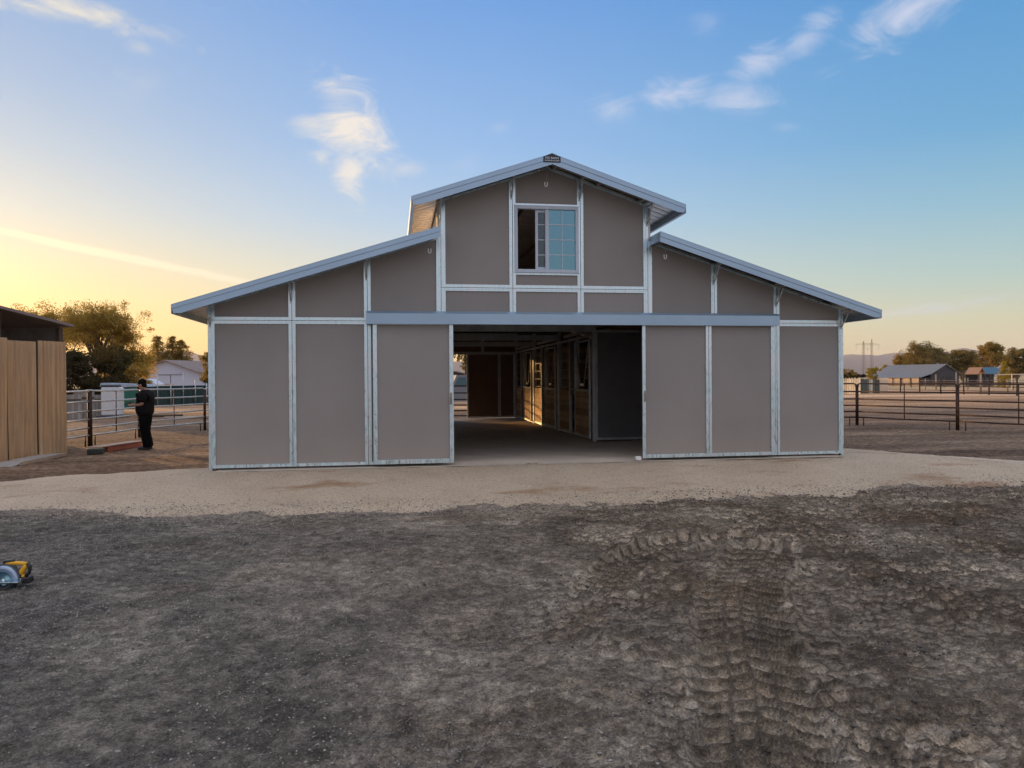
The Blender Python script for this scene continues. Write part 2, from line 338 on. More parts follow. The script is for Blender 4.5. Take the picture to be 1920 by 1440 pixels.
def earth():
    m,nt,b=newmat('trampled_earth'); v=pos(nt); sx=N(nt,'ShaderNodeSeparateXYZ'); nt.links.new(v,sx.inputs[0]); X,Y,Z=sx.outputs
    w=noise(nt,v,.35,3); w2=noise(nt,mapping(nt,v,(1,1,1),(0,0,0),(31,7,0)),.9,5,.6); f=noise(nt,v,9,6,.75); vf=noise(nt,v,70,4,.7); st=noise(nt,mapping(nt,v,(.18,1.2,1)),.55,5,.6)
    dark=ramp(nt,w2,[(.3,(.075,.063,.054)),(.5,(.13,.113,.10)),(.66,(.20,.18,.162))])
    brownp=ramp(nt,noise(nt,mapping(nt,v,(1,1,1),(0,0,0),(5,17,0)),.75,4,.65),[(.52,0.),(.66,1.)])
    near=mix(nt,math_(nt,'MULTIPLY',brownp,.45),dark,(.12,.082,.055))
    at_=N(nt,'ShaderNodeAttribute',attribute_name='relief_contrast').outputs['Fac']; ag=N(nt,'ShaderNodeAttribute',attribute_name='gravel').outputs['Fac']
    near=mix(nt,.85,near,ramp(nt,math_(nt,'ADD',at_,math_(nt,'MULTIPLY_ADD',f,.5,-.25)),[(.05,(1.5,1.38,1.14)),(.45,(3.0,2.88,2.5)),(.95,(4.9,4.75,4.2))]),'MULTIPLY')  # multiplies the painted relief contrast into the soil colour
    xl=N(nt,'ShaderNodeMapRange'); xl.inputs['From Min'].default_value=-5; xl.inputs['From Max'].default_value=-.5; xl.inputs['To Min'].default_value=1; xl.inputs['To Max'].default_value=0
    nt.links.new(math_(nt,'ADD',X,math_(nt,'MULTIPLY_ADD',w2,4.,-2.)),xl.inputs['Value'])
    near=mix(nt,math_(nt,'MULTIPLY',xl.outputs[0],.6),near,ramp(nt,f,[(.35,(.085,.092,.092)),(.65,(.2,.21,.205))]))
    yard=ramp(nt,math_(nt,'ADD',math_(nt,'MULTIPLY',st,.6),math_(nt,'MULTIPLY',f,.4)),[(.36,(.095,.06,.04)),(.5,(.25,.17,.115)),(.64,(.44,.32,.225))])
    field=ramp(nt,math_(nt,'ADD',math_(nt,'MULTIPLY',noise(nt,mapping(nt,v,(.02,.12,1)),.9,5,.6),.75),math_(nt,'MULTIPLY',f,.25)),[(.38,(.22,.13,.075)),(.5,(.56,.35,.20)),(.6,(.85,.57,.35))])
    straw=ramp(nt,noise(nt,mapping(nt,v,(.01,.05,1)),.9,4),[(.35,(.45,.33,.17)),(.65,(.62,.48,.28))])
    def rng(val,a,b_):
        r=N(nt,'ShaderNodeMapRange'); r.interpolation_type='SMOOTHSTEP'; r.inputs['From Min'].default_value=a; r.inputs['From Max'].default_value=b_; nt.links.new(val,r.inputs['Value']); return r.outputs[0]
    yy=math_(nt,'ADD',Y,math_(nt,'MULTIPLY_ADD',w,4.,-2.))
    c=mix(nt,rng(yy,-3.2,-.8),near,yard); c=mix(nt,rng(yy,18,34),c,field); c=mix(nt,rng(yy,82,95),c,straw)
    salt=math_(nt,'GREATER_THAN',math_(nt,'ADD',ag,math_(nt,'MULTIPLY_ADD',noise(nt,v,22,5,.85),1.7,-.85)),.66)
    c=mix(nt,math_(nt,'MULTIPLY',salt,.85),c,(.40,.345,.29))
    c=mix(nt,.8,c,ramp(nt,math_(nt,'ADD',math_(nt,'MULTIPLY',f,.5),math_(nt,'MULTIPLY',vf,.5)),[(.38,(.22,.22,.22)),(.5,(.78,.77,.76)),(.63,(1.9,1.82,1.72))]),'MULTIPLY')
    nt.links.new(c,b.inputs['Base Color']); b.inputs['Roughness'].default_value=.93; b.inputs['Specular IOR Level'].default_value=.2
    bump(nt,b,math_(nt,'ADD',math_(nt,'MULTIPLY',f,.8),math_(nt,'MULTIPLY',vf,.7)),1.,.05); return m
def padmat():
    m,nt,b=newmat('decomposed_granite'); v=pos(nt)
    w=noise(nt,v,.6,4,.6); f=noise(nt,v,26,5,.8); sp=noise(nt,v,90,3,.7)
    c=ramp(nt,w,[(.3,(.49,.39,.28)),(.7,(.61,.50,.38))])
    br=ramp(nt,noise(nt,mapping(nt,v,(.5,1.3,1),(0,0,.3),(3,2,0)),.8,5,.6),[(.58,0.),(.68,1.)])
    c=mix(nt,math_(nt,'MULTIPLY',br,.8),c,(.33,.19,.10))
    ag=N(nt,'ShaderNodeAttribute',attribute_name='gravel').outputs['Fac']; pep=math_(nt,'LESS_THAN',math_(nt,'ADD',ag,math_(nt,'MULTIPLY_ADD',noise(nt,v,22,5,.85),1.7,-.85)),.30)
    c=mix(nt,math_(nt,'MULTIPLY',pep,.85),c,(.13,.12,.11))
    c=mix(nt,.65,c,ramp(nt,math_(nt,'ADD',math_(nt,'MULTIPLY',f,.5),math_(nt,'MULTIPLY',sp,.5)),[(.33,(.35,.35,.36)),(.5,(.95,.95,.95)),(.68,(1.5,1.5,1.45))]),'MULTIPLY')
    nt.links.new(c,b.inputs['Base Color']); b.inputs['Roughness'].default_value=.9; b.inputs['Specular IOR Level'].default_value=.25
    bump(nt,b,math_(nt,'ADD',f,math_(nt,'MULTIPLY',sp,.6)),.7,.02); return m
M['earth']=earth(); M['pad']=padmat()
gx=axis_coords(-6.6,7.2,.017,(-9000,9000)); gy=axis_coords(-10.4,-2.6,.0145,(-900,13800))
# under the barn the sheet dips so that it never meets the slab
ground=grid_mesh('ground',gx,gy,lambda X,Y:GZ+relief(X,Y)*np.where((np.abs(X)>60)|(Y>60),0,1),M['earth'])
tag(ground,kind='structure')
_X,_Y=np.meshgrid(gx,gy)
def vattr(o,name,val): a=o.data.attributes.new(name,'FLOAT','POINT'); a.data.foreach_set('value',val.ravel().astype(np.float32))
vattr(ground,'relief_contrast',relief(_X,_Y,True))
PADP=np.array([(-14,-2.0),(-7.56,-2.3),(-5.55,-2.62),(-3.84,-2.73),(-2.49,-2.83),(-1.07,-2.78),(1.54,-2.62),(4.17,-2.38),(7.14,-2.3),(11,-2.2),(15,-2.0),(15,-.9),(11,-.3),(9.71,.43),(8.49,2.24),(7.81,3.15),(7.0,4.2),(6.4,7),(6.3,16.2),(-6.3,16.2),(-6.2,7),(-6.1,2.6),(-7.42,2.2),(-8.45,2.03),(-9.27,1.33),(-14,.4)])
def pad_sd(X,Y):
    d=np.full(X.shape,1e9); ins=np.zeros(X.shape,bool); n=len(PADP)
    for i in range(n):
        ax,ay=PADP[i]; bx,by=PADP[(i+1)%n]; ex,ey=bx-ax,by-ay; t=np.clip(((X-ax)*ex+(Y-ay)*ey)/(ex*ex+ey*ey),0,1)
        d=np.minimum(d,np.hypot(X-ax-t*ex,Y-ay-t*ey))
        c=((ay>Y)!=(by>Y)); xi=ax+(Y-ay)*ex/(ey if abs(ey)>1e-9 else 1e-9); ins^=c&(X<xi)
    return np.where(ins,d,-d)
def pad_h(X,Y):
    sd=pad_sd(X,Y)+.12*fbm(X*1.1,Y*1.1,3,101,.5)
    side=np.maximum(np.abs(X)-5.6,0)       # the fill thins out beyond the barn's corners
    top=-.035-.16*sstep(.2,4.5,side)
    h=GZ-.07+.115*sstep(-.3,.3,sd)+(top-GZ-.045)*sstep(0,2.4,sd)
    h=np.where(sd<-.2,GZ-.1,h)
    return h+.008*fbm(X*2,Y*2,4,103)+.004*fbm(X*14,Y*14,3,104,.7)
px_=axis_coords(-9,10,.03,(-13.9,14.9)); py_=np.concatenate([np.arange(-3.4,4.,.025),np.arange(4.,16.3,.1)])
pad=grid_mesh('gravel_pad',px_,py_,pad_h,M['pad'],lambda c:(c[:,2]>GZ-.09)&~((np.abs(c[:,0])<5.3)&(c[:,1]>.25)&(c[:,1]<14.4)))
tag(pad,kind='structure')
vattr(ground,'gravel',np.where((np.abs(_X)<30)&(_Y>-8)&(_Y<20),sstep(-.5,.25,pad_sd(_X,_Y)+.25*fbm(_X*1.3,_Y*1.3,4,130,.6)),0))
_X2,_Y2=np.meshgrid(px_,py_); vattr(pad,'gravel',sstep(-.35,.1,pad_sd(_X2,_Y2)+.16*fbm(_X2*1.5,_Y2*1.5,4,131,.6)))
def gh(x,y):
    X=np.atleast_1d(np.array(x,float)); Y=np.atleast_1d(np.array(y,float)); return np.maximum(GZ+relief(X,Y),pad_h(X,Y))
def floor_h(X,Y): return -.004+.01*fbm(X*1.5,Y*1.5,3,120)*sstep(.0,1.,Y)
fl=grid_mesh('barn_floor',np.arange(-5.42,5.43,.12),np.concatenate([np.arange(-.25,14.62,.12)]),lambda X,Y:np.where(Y<0,-.03+.0*X,floor_h(X,Y)),M['concrete']); tag(fl,kind='structure')
# ------------------------------------------------------------------ barn
barn=thing('barn','large grey raised-centre horse barn with silver frames and open sliding doors','barn',(0,0,0))
KX=[-5.51,-4.25,-3.04,-1.82,-.60,.59,1.80,3.03,4.22,5.49]
G1,G2=2.386,2.957; BL=14.63
def zc(x): return 5.12-.335*abs(x)          # top of centre roof at front fascia
def zs(x): return 3.885-.3165*(abs(x)-1.84) # top of shed roofs
TH=.06
def clipx(poly): return poly
def offset_poly(poly,d):
    # inset a convex polygon (CCW in xz) by d
    n=len(poly); out=[]; ar=sum(poly[i][0]*poly[(i+1)%n][1]-poly[(i+1)%n][0]*poly[i][1] for i in range(n)); sg=1 if ar>0 else -1
    L=[]
    for i in range(n):
        a=Vector(poly[i]);b=Vector(poly[(i+1)%n]); e=(b-a).normalized(); nn=Vector((-e.y,e.x))*sg; dd=d[i] if isinstance(d,(list,tuple)) else d; L.append((a+nn*dd,e))
    for i in range(n):
        p,e=L[i-1]; q,f=L[i]; den=e.x*f.y-e.y*f.x
        t=((q.x-p.x)*f.y-(q.y-p.y)*f.x)/den; out.append((p.x+e.x*t,p.y+e.y*t))
    return out
def panel(poly,fw,parent,name='wall_panel',y=0.,thick=.035,fd=.028,gap=.004,mat=None,fmat=None,split=None):
    """framed panel: siding board plus a channel ring that stands proud of it"""
    o=offset_poly(poly,gap); fwl=fw if isinstance(fw,(list,tuple)) else [fw]*len(poly)
    i=offset_poly(o,fwl)
    mb=MB(); j=offset_poly(o,.012); mb.prism(j,thick,'xz',y); s=mb.build(name,mat or M['siding'],parent)
    fb=MB(); n=len(o)
    lip=[w*.45 for w in fwl]
    mid=offset_poly(o,lip)
    for k in range(n):
        a,b=o[k],o[(k+1)%n]; c,d=i[(k+1)%n],i[k]; m1,m2=mid[k],mid[(k+1)%n]
        y0=y-fd; y1=y-.001
        # channel with a shallow step: outer flange proud, inner lip lower
        A=[(a[0],y0,a[1]),(b[0],y0,b[1]),(m2[0],y0,m2[1]),(m1[0],y0,m1[1]),(m1[0],y0+.008,m1[1]),(m2[0],y0+.008,m2[1]),(c[0],y0+.008,c[1]),(d[0],y0+.008,d[1]),(d[0],y1,d[1]),(c[0],y1,c[1]),(a[0],y1,a[1]),(b[0],y1,b[1])]
        fb.add(A,[(0,1,2,3),(3,2,5,4),(4,5,6,7),(7,6,9,8),(0,10,11,1)])
    fb.build('panel_frame',fmat or M['galv'],s)
    return s
W=.051
for b in range(9):
    x0,x1=KX[b],KX[b+1]; l=.072 if b in(3,) else W; r=.072 if b==5 else W
    l2=.075 if b in(6,) else W; r2=.075 if b==2 else W
    if b in (0,1,2,6,7,8):
        panel([(x0,.0),(x1,.0),(x1,G1),(x0,G1)],[W,r2,W,l2],barn)
        top=lambda x: zs(x)-.075
        panel([(x0,G1),(x1,G1),(x1,top(x1)),(x0,top(x0))],[W,r2,.03,l2],barn)
    else:
        topc=lambda x: zc(x)-.075
        panel([(x0,G1),(x1,G1),(x1,G2),(x0,G2)],[W,r,W,l],barn)
        if b!=4: panel([(x0,G2),(x1,G2),(x1,topc(x1)),(x0,topc(x0))],[W,r,.03,l],barn)
        else:
            panel([(x0,G2),(x1,G2),(x1,3.225),(x0,3.225)],[W,W,.03,W],barn)
            panel([(x0,4.375),(x1,4.375),(x1,topc(x1)),(0,topc(0)),(x0,topc(x0))],[.03,W,.03,.03,W],barn)
# corner posts and inner columns
def part(name,mb,mat,parent=barn,label=None):
    o=mb.build(name,mat,parent)
    if label:o['label']=label
    return o
for s,x in ((-1,KX[0]),(1,KX[9])):
    for y in (.05,BL-.05):
        part('corner_post',MB().b2((x,y-.05,-.06),(x+s*.055,y+.05,zs(x)-.08),.006),M['galv'])
for s in(-1,1):
    for k in range(5):
        y=.09+k*3.62 if k<4 else BL-.09
        part('column',MB().b2((s*1.83-.045,y-.045,0),(s*1.83+.045,y+.045,zc(1.83)-.1)),M['galv_dull'])
# side walls, clerestory walls, gable at the rear
for s in(-1,1):
    mb=MB(); x=KX[0] if s<0 else KX[9]
    mb.b2((x+s*.012,.1,0),(x-s*.03,BL-.1,zs(x)-.08)); side=part('side_wall',mb,M['side_wall'])
    f=MB()
    for k in range(13):
        y=.1+(BL-.2)*k/12; f.b2((x+s*.012,y-.05,.0),(x+s*.034,y+.05,zs(x)-.12))
    for z in(.03,G1,):
        for k in range(12):
            y=.1+(BL-.2)*k/12; f.b2((x+s*.012,y+.052,z-.03),(x+s*.03,y+(BL-.2)/12-.052,z+.03))
    f.build('panel_frame',M['galv'],side)
    mb=MB(); mb.b2((s*1.80,.04,zs(1.83)-.35),(s*1.835,BL-.04,zc(1.83)-.085)); cw=part('clerestory_wall',mb,M['side_wall'])
    for k in range(5):
        y=.12+(BL-.24)*k/4; MB().b2((s*1.835,y-.05,zs(1.83)),(s*1.855,y+.05,zc(1.83)-.1)).build('panel_frame',M['galv'],cw)
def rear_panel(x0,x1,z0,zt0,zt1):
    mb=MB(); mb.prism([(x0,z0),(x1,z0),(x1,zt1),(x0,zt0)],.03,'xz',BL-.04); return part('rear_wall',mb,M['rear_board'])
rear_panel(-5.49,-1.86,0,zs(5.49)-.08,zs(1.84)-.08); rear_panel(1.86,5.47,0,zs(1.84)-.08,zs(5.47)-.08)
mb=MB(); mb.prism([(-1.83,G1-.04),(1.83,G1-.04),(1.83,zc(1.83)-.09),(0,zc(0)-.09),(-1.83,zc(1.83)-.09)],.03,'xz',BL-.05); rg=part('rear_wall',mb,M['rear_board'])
f=MB()
for x in(-.6,.6): MB().b2((x-.05,BL-.075,G1),(x+.05,BL-.052,4.7)).build('panel_frame',M['galv_dull'],rg)
for z in(G1,G2+.1): MB().b2((-1.8,BL-.1,z-.04),(1.8,BL-.077,z+.04)).build('girt',M['galv_dull'],rg)
# rear sliding door panel: closed part right of the gap
def framed_door(name,x0,x1,z0,z1,y,seams,fw=.06,th=.04,label=None,inner=False,mat=None,fm=None):
    d=MB().b2((x0+.01,y,z0+.01),(x1-.01,y+th,z1-.01)).build(name,mat or M['siding'],barn)
    if label:d['label']=label
    f=MB(); fd=.026
    for (ya,yb) in ([(y-fd,y-.001)] if not inner else [(y-fd,y-.001),(y+th+.001,y+th+fd)]):
        for (a,b) in ((x0,x0+fw),(x1-fw,x1)): f.b2((a,ya,z0),(b,yb,z1),.004)
        for x in seams:
            f.b2((x-fw*.9,ya,z0+fw),(x-.003,yb,z1-fw),.004); f.b2((x+.003,ya,z0+fw),(x+fw*.9,yb,z1-fw),.004)
        xs=[x0+fw]+[x1-fw]
        for z in (z0,z1-fw): f.b2((xs[0]+.002,ya+.003,z),(xs[1]-.002,yb,z+fw),.003)
        for xx in (x0+fw*.5,x1-fw*.5): f.b2((xx-.002,ya-.003,z0+.04),(xx+.002,ya-.0005,z1-.04))
    f.build('door_frame',fm or M['galv'],d)
    return d
framed_door('rear_door',.03,1.80,.02,G1,BL+.03,[1.22],.06,label='closed leaf of the rear sliding door',inner=True,mat=M['rear_board'],fm=M['galv_dull'])
# the sliding doors
dl=framed_door('sliding_door',-2.955,-1.63,.015,G1,-.11,[],.07,label='left sliding door, a single panel')
dr=framed_door('sliding_door',1.655,4.11,.015,G1,-.11,[2.875],.06,label='right sliding door, two panels wide')
for d,x in ((dl,-1.675),(dr,1.70)):
    h=MB(); h.tube([(x,-.14,1.02),(x,-.18,1.04),(x,-.18,1.14),(x,-.14,1.16)],.008,8); h.b2((x-.018,-.145,.99),(x+.018,-.138,1.19),.002); h.build('door_handle',M['purlin'],d)
# thin dark edge of the left door seen in the opening, floor guide
part('floor_guide',MB().b2((1.52,-.16,-.02),(1.62,-.08,.05),.01),M['white_clip'])
# track cover
tc=MB(); tc.prism([(-.20,2.325),(-.20,2.50),(-.13,2.545),(-.03,2.545),(-.03,2.52),(-.12,2.52),(-.185,2.485),(-.185,2.325)],7.24,'yz',-3.055)
for x in(-3.055,4.182): tc.b2((x,-.19,2.33),(x+.003,-.04,2.53))
tcv=part('track_cover',tc,M['trim'])
for x in(-.62,1.83): MB().b2((x,-.2032,2.324),(x+.05,-.2005,2.498)).build('lap_joint',M['trim'],tcv)
for k in range(13): MB().tube([(-2.9+k*.58,-.2,2.345),(-2.9+k*.58,-.2045,2.345)],.006,8).build('screw',M['galv_dull'],tcv)
tk=MB(); tk.b2((-3.04,-.125,2.40),(4.16,-.06,2.46)); part('door_track',tk,M['galv_dull'])
# ------------------ window
WX0,WX1,WZ0,WZ1=-.565,.555,3.225,4.375
win=MB(); fw=.055
for (a,b) in (((WX0,WZ0),(WX0+fw,WZ1)),((WX1-fw,WZ0),(WX1,WZ1))): win.b2((a[0],-.045,a[1]),(b[0],.05,b[1]),.006)
for (a,b) in (((WX0+fw,WZ0),(WX1-fw,WZ0+fw+.005)),((WX0+fw,WZ1-fw-.005),(WX1-fw,WZ1))): win.b2((a[0],-.043,a[1]),(b[0],.05,b[1]),.006)
win.b2((-.03,-.03,WZ0+.06),(.035,.03,WZ1-.06),.005)
w=part('window',win,M['white_vinyl'])
for a_,b_ in ((KX[4]+.006,WX0-.002),(WX1+.002,KX[5]-.006)): MB().b2((a_,-.03,WZ0),(b_,-.002,WZ1)).build('jamb',M['galv'],w)
x0,x1,z0,z1=.035,WX1-fw,WZ0+fw,WZ1-fw
MB().b2((x0,-.006,z0),(x1,-.002,z1)).build('fixed_pane',M['glass'],w)
mu=MB(); xm=(x0+x1)/2
for k in(1,2,3):
    z=z0+(z1-z0)*k/4; mu.b2((x0,-.014,z-.008),(x1,-.0065,z+.008))
mu.b2((xm-.012,-.0165,z0),(xm+.006,-.0145,z1)); mu.build('muntin',M['white_vinyl'],w)
ss=MB(); a,b=-.195,.27
ss.b2((a,.014,z0+.01),(a+.045,.034,z1-.01)); ss.b2((b-.045,.014,z0+.01),(b,.034,z1-.01)); ss.b2((a+.045,.015,z0+.01),(b-.045,.034,z0+.05)); ss.b2((a+.045,.015,z1-.05),(b-.045,.034,z1-.01))
for k in(1,2,3):
    z=z0+(z1-z0)*k/4; ss.b2((a+.045,.018,z-.007),(b-.045,.0225,z+.007))
sash=ss.build('sliding_sash',M['white_vinyl'],w)
MB().b2((a+.046,.024,z0+.05),(b-.046,.027,z1-.05)).build('sash_pane',M['glass_dim'],sash)
# ------------------ roofs
OV=.5
def ribbed(xa,za,xb,zb,y0,y1,th=.012,pitch=.229):
    """corrugated sheet: ribs run down the slope, profile repeats along y"""
    prof=[];y=y0
    while y<y1:
        for dy,h in ((0,0),(.07,0),(.082,.032),(.118,.032),(.13,0),(.175,0),(.18,.012),(.19,.012),(.195,0)):
            if y+dy<y1: prof.append((y+dy,h))
        y+=pitch
    prof.append((y1,0)); vs=[];n=len(prof)
    for t in(0,th):
        for (x,z) in((xa,za),(xb,zb)):
            for (yy,h) in prof: vs.append((x,yy,z+h-t))
    fs=[]
    for k in range(n-1):
        fs.append((k,k+1,n+k+1,n+k)); fs.append((2*n+k,3*n+k,3*n+k+1,2*n+k+1))
    for k in range(n-1):
        fs.append((k,2*n+k,2*n+k+1,k+1)); fs.append((n+k,n+k+1,3*n+k+1,3*n+k))
    return vs,fs
def roof(xa,za,xb,zb,wallx):
    mb=MB(); v,f=ribbed(xa,za-.02,xb,zb-.02,-OV+.01,BL+OV); mb.add(v,f)
    r=part('roof',mb,M['roof_metal']); sg=1 if xb>xa else -1; m=(zb-za)/(xb-xa)
    # front fascia: two stepped bands and a mitred outer end
    for yy,dirn in ((-OV,-1),(BL+OV,1)):
        fb=MB(); y=yy
        xe=xb; zt=lambda x: za+m*(x-xa)
        up=[(xa,zt(xa)+.002),(xe,zt(xe)+.002),(xe-sg*.012,zt(xe)-.055),(xa,zt(xa)-.075)]
        lo=[(xa,zt(xa)-.079),(xe-sg*.012,zt(xe)-.059),(xe-sg*.03,zt(xe)-.125),(xe-sg*.14,zt(xe-sg*.14)-.165),(xa,zt(xa)-.165)]
        fb.prism(up,.016,'xz',y-.016); fb.prism(lo,.012,'xz',y-.008)
        fb.prism([(xa,zt(xa)+.003),(xe,zt(xe)+.003),(xe,zt(xe)+.011),(xa,zt(xa)+.011)],.07,'xz',y-.018)
        fb.build('fascia',M['trim'],r)
    eb=MB(); eb.b2((xb-.004*sg,-OV+.004,zb-.13),(xb+.008*sg,BL+OV,zb+.012)); eb.b2((xb-.05*sg,-OV+.03,zb-.135),(xb+.006*sg,BL+OV-.02,zb-.1305)); eb.build('eave_trim',M['trim'],r)
    # purlins and outlookers under the sheet
    pb=MB(); L=abs(xb-xa); npn=max(3,int(L/.95))
    L-=.62
    for k in range(npn):
        x=xa+sg*(.12+(L-.16)*k/(npn-1)); z=zt(x)-.034; pb.box((x,(BL)/2,z-.03),(.045,BL+2*OV-.08,.055))
    pb.build('purlin',M['purlin'],r)
    return r
roof(0,5.12,-2.315,4.345,0); roof(0,5.12,2.315,4.345,0)
roof(-1.857,zs(1.857),-5.975,2.577,0); rr=roof(1.857,zs(1.857),5.965,2.58,0)
# closure flap where the right shed roof starts
fl2=MB(); fl2.prism([(-.516,3.72),(-.516,3.885),(0.0,3.885),(0.,3.74)],.006,'yz',1.846); fl2.build('flap',M['trim'],rr)
rc=MB(); rc.prism([(-.09,5.103),(0,5.137),(.09,5.103),(.09,5.109),(0,5.144),(-.09,5.109)],BL+2*OV,'xz',-OV); part('ridge_cap',rc,M['trim'])
# rafters along wall heads, outlooker braces at every post
for k,x in enumerate(KX):
    for seg in ((0,) if k not in (3,6) else (0,1)):
        if k in(4,5) or seg==1: zt=zc(x)-.17
        else: zt=zs(abs(x) if abs(x)>1.84 else 1.9)-.17
        if k in(3,6) and seg==0: x2=x-.13*(1 if x<0 else -1)*-1 if False else x+(.0); continue
        mb=MB(); mb.b2((x-.018,-OV+.03,zt+.045),(x+.018,-.03,zt+.075))
        mb.tube([(x-.012,-.04,zt-.24),(x-.012,-.13,zt-.17),(x-.012,-.30,zt+.045)],.011,6)
        mb.b2((x-.03,-.036,zt-.28),(x+.005,-.030,zt-.12)); part('bracket',mb,M['galv_dull'])
for x,z in ((-2.02,3.66),(-.06,4.82),(2.03,3.64)):
    y=-.27; mb=MB(); mb.tube([(x+.03,y,z+.13),(x+.012,y,z-.02),(x,y,z-.1)],.006,6)
    mb.m=1; mb.tube([(x-.022,y,z-.1),(x-.022,y,z-.15),(x-.012,y,z-.172),(x+.012,y,z-.172),(x+.022,y,z-.15),(x+.022,y,z-.1)],.009,6)
    mb.build('hook',[M['purlin'],M['white_clip']],barn)
# ridge badge with two lines of lettering
sg=MB(); SY=-OV-.024
sg.prism([(-.155,4.985),(.135,4.985),(.135,5.075),(-.01,5.128),(-.155,5.07)],.006,'xz',SY); sign=part('sign',sg,M['sign_navy'],label='dark badge on the ridge with pale lettering')
def text(body,x,z,size,parent,mat,y,sx=1,rot=(PI/2,0,0)):
    c=bpy.data.curves.new('lettering','FONT'); c.body=body; c.size=size; c.align_x='CENTER'; c.align_y='CENTER'; c.extrude=.0015; c.resolution_u=2; c.offset=.0008
    o=bpy.data.objects.new('t',c); COL.objects.link(o); bpy.context.view_layer.update()
    me=bpy.data.meshes.new_from_object(o.evaluated_get(bpy.context.evaluated_depsgraph_get())); bpy.data.objects.remove(o)
    q=link('lettering',me,mat,parent); q.location=(x,y,z); q.rotation_euler=rot; q.scale=(sx,1,1); return q
text('MD BARN',-.01,5.048,.052,sign,M['sign_white'],SY-.003,1.0)
text('MASTER 800 343 BARN',-.01,5.006,.026,sign,M['sign_white'],SY-.003,.95)
# ------------------ loft floor and joists
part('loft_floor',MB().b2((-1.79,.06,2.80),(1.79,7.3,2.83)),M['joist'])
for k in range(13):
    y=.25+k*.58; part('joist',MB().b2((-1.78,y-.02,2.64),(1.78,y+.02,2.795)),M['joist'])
for y in (3.66,7.32,10.97): part('beam',MB().b2((-1.78,y-.04,2.46),(1.78,y+.04,2.6)),M['galv_dull'])
# partition facing the front bay, right-hand row of stalls
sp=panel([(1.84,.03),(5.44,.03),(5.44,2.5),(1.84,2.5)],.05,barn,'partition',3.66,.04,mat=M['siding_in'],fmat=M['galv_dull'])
for y in (7.32,10.97): part('partition',MB().b2((1.90,y-.02,.02),(5.44,y+.02,2.3)),M['stall_boards'])
def stall(y0):
    X=1.83; s=3.66
    st=MB(); 
    for y in (y0+.07,y0+s-.07,y0+1.55,y0+2.32): st.b2((X-.035,y-.035,.0),(X+.035,y+.035,2.44))
    st.b2((X-.03,y0+.11,2.36),(X+.03,y0+s-.11,2.42)); st.b2((X-.03,y0+.11,.02),(X+.03,y0+s-.11,.08))
    front=st.build('stall_front',M['galv_dull'],barn)
    MB().b2((X-.015,y0+2.36,.085),(X+.015,y0+s-.11,1.14)).build('wood_boards',M['stall_boards'],front)
    MB().b2((X-.02,y0+1.59,1.0),(X+.02,y0+2.28,2.35)).build('feeder_panel',M['siding_in'],front)
    g=MB()
    for z in (1.19,1.42,1.66,1.9,2.14): g.tube([(X,y0+2.36,z),(X,y0+s-.11,z)],.009,6)
    g.tube([(X,y0+2.62,1.15),(X,y0+2.62,2.36)],.011,6); g.tube([(X,y0+3.3,1.15),(X,y0+3.3,2.36)],.011,6); g.build('grille',M['galv_dull'],front)
    # sliding stall door standing proud of the front, lower boards and a V yoke
    a,b=y0+.16,y0+1.5; XD=X-.075
    d=MB()
    for y in(a,b): d.b2((XD-.018,y-.022,.06),(XD+.018,y+.022,2.3))
    for z in(.08,1.14,2.28): d.b2((XD-.016,a+.023,z-.02),(XD+.016,b-.023,z+.02))
    door=d.build('stall_door',M['galv_dull'],barn)
    MB().b2((XD-.01,a+.024,.102),(XD+.01,b-.024,1.118)).build('door_boards',M['stall_boards'],door)
    yk=MB(); c=(a+b)/2
    yk.tube([(XD,a+.08,2.26),(XD,c-.16,1.28),(XD,c+.16,1.28),(XD,b-.08,2.26)],.013,8)
    yk.b2((XD-.012,c-.17,1.24),(XD+.012,c+.17,1.3))
    for z in(1.42,1.66,1.9):
        t=(z-1.28)/(2.26-1.28); w_=.16+(c-a-.08-.16)*t
        yk.tube([(XD,a+.02,z),(XD,c-w_,z)],.008,6); yk.tube([(XD,c+w_,z),(XD,b-.02,z)],.008,6)
    yk.build('yoke',M['rail_galv'],door)
    MB().tube([(XD-.04,a+.05,1.16),(XD-.04,b+.35,1.16)],.012,6).build('latch_bar',M['rail_galv'],door)
    part('stall_track',MB().b2((X-.12,y0+.1,2.46),(X-.05,y0+2.6,2.52)),M['galv_dull'])
for k in range(3): stall(3.66+k*3.657)
# ------------------------------------------------------------------ left: tan sheets, shed
M['brown_roof']=simple('brown_roof',(.24,.19,.17),.8,0,.2,1.5)
A0=Vector((-10.98,4.93,GZ)); A1=Vector((-10.27,6.54,GZ)); dv=(A1-A0).normalized(); ang=math.atan2(dv.y,dv.x)
tb=thing('sheet_metal_wall','tall wall of ribbed tan metal sheets standing at the left edge of the yard','wall',A0,ang)
xx=1.76-.76*7; k=0
while xx<1.70:
    w_=.735
    top0=2.72-.05*k%.09; lean=[.012,-.01,.02,-.01,.012,-.014,-.005][k%7]
    mb=MB(); n=int(w_/.03)+1; pts=[]
    for i in range(n+1):
        x=xx+w_*i/n; q=(x*1000)%115/115; pts.append((x,-.02 if q<.32 else (.014+.004*math.sin(x*40))))
    vs=[];m_=len(pts)
    for z,sh,bo in ((-.02,0,0),(.9,lean*.3,.012),(1.8,lean*.7,.006),(2.66+.03*math.sin(k*2.1),lean,0)):
        for (x,y) in pts: vs.append((x+sh*(1+.4*math.sin(i)),y+bo*math.sin(x*7)+.02*(k%2),z))
    fs=[(r*m_+i,r*m_+i+1,(r+1)*m_+i+1,(r+1)*m_+i) for r in range(3) for i in range(m_-1)]
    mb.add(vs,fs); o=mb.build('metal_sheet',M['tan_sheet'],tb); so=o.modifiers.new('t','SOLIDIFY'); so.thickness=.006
    xx+=.76; k+=1
bk=MB()
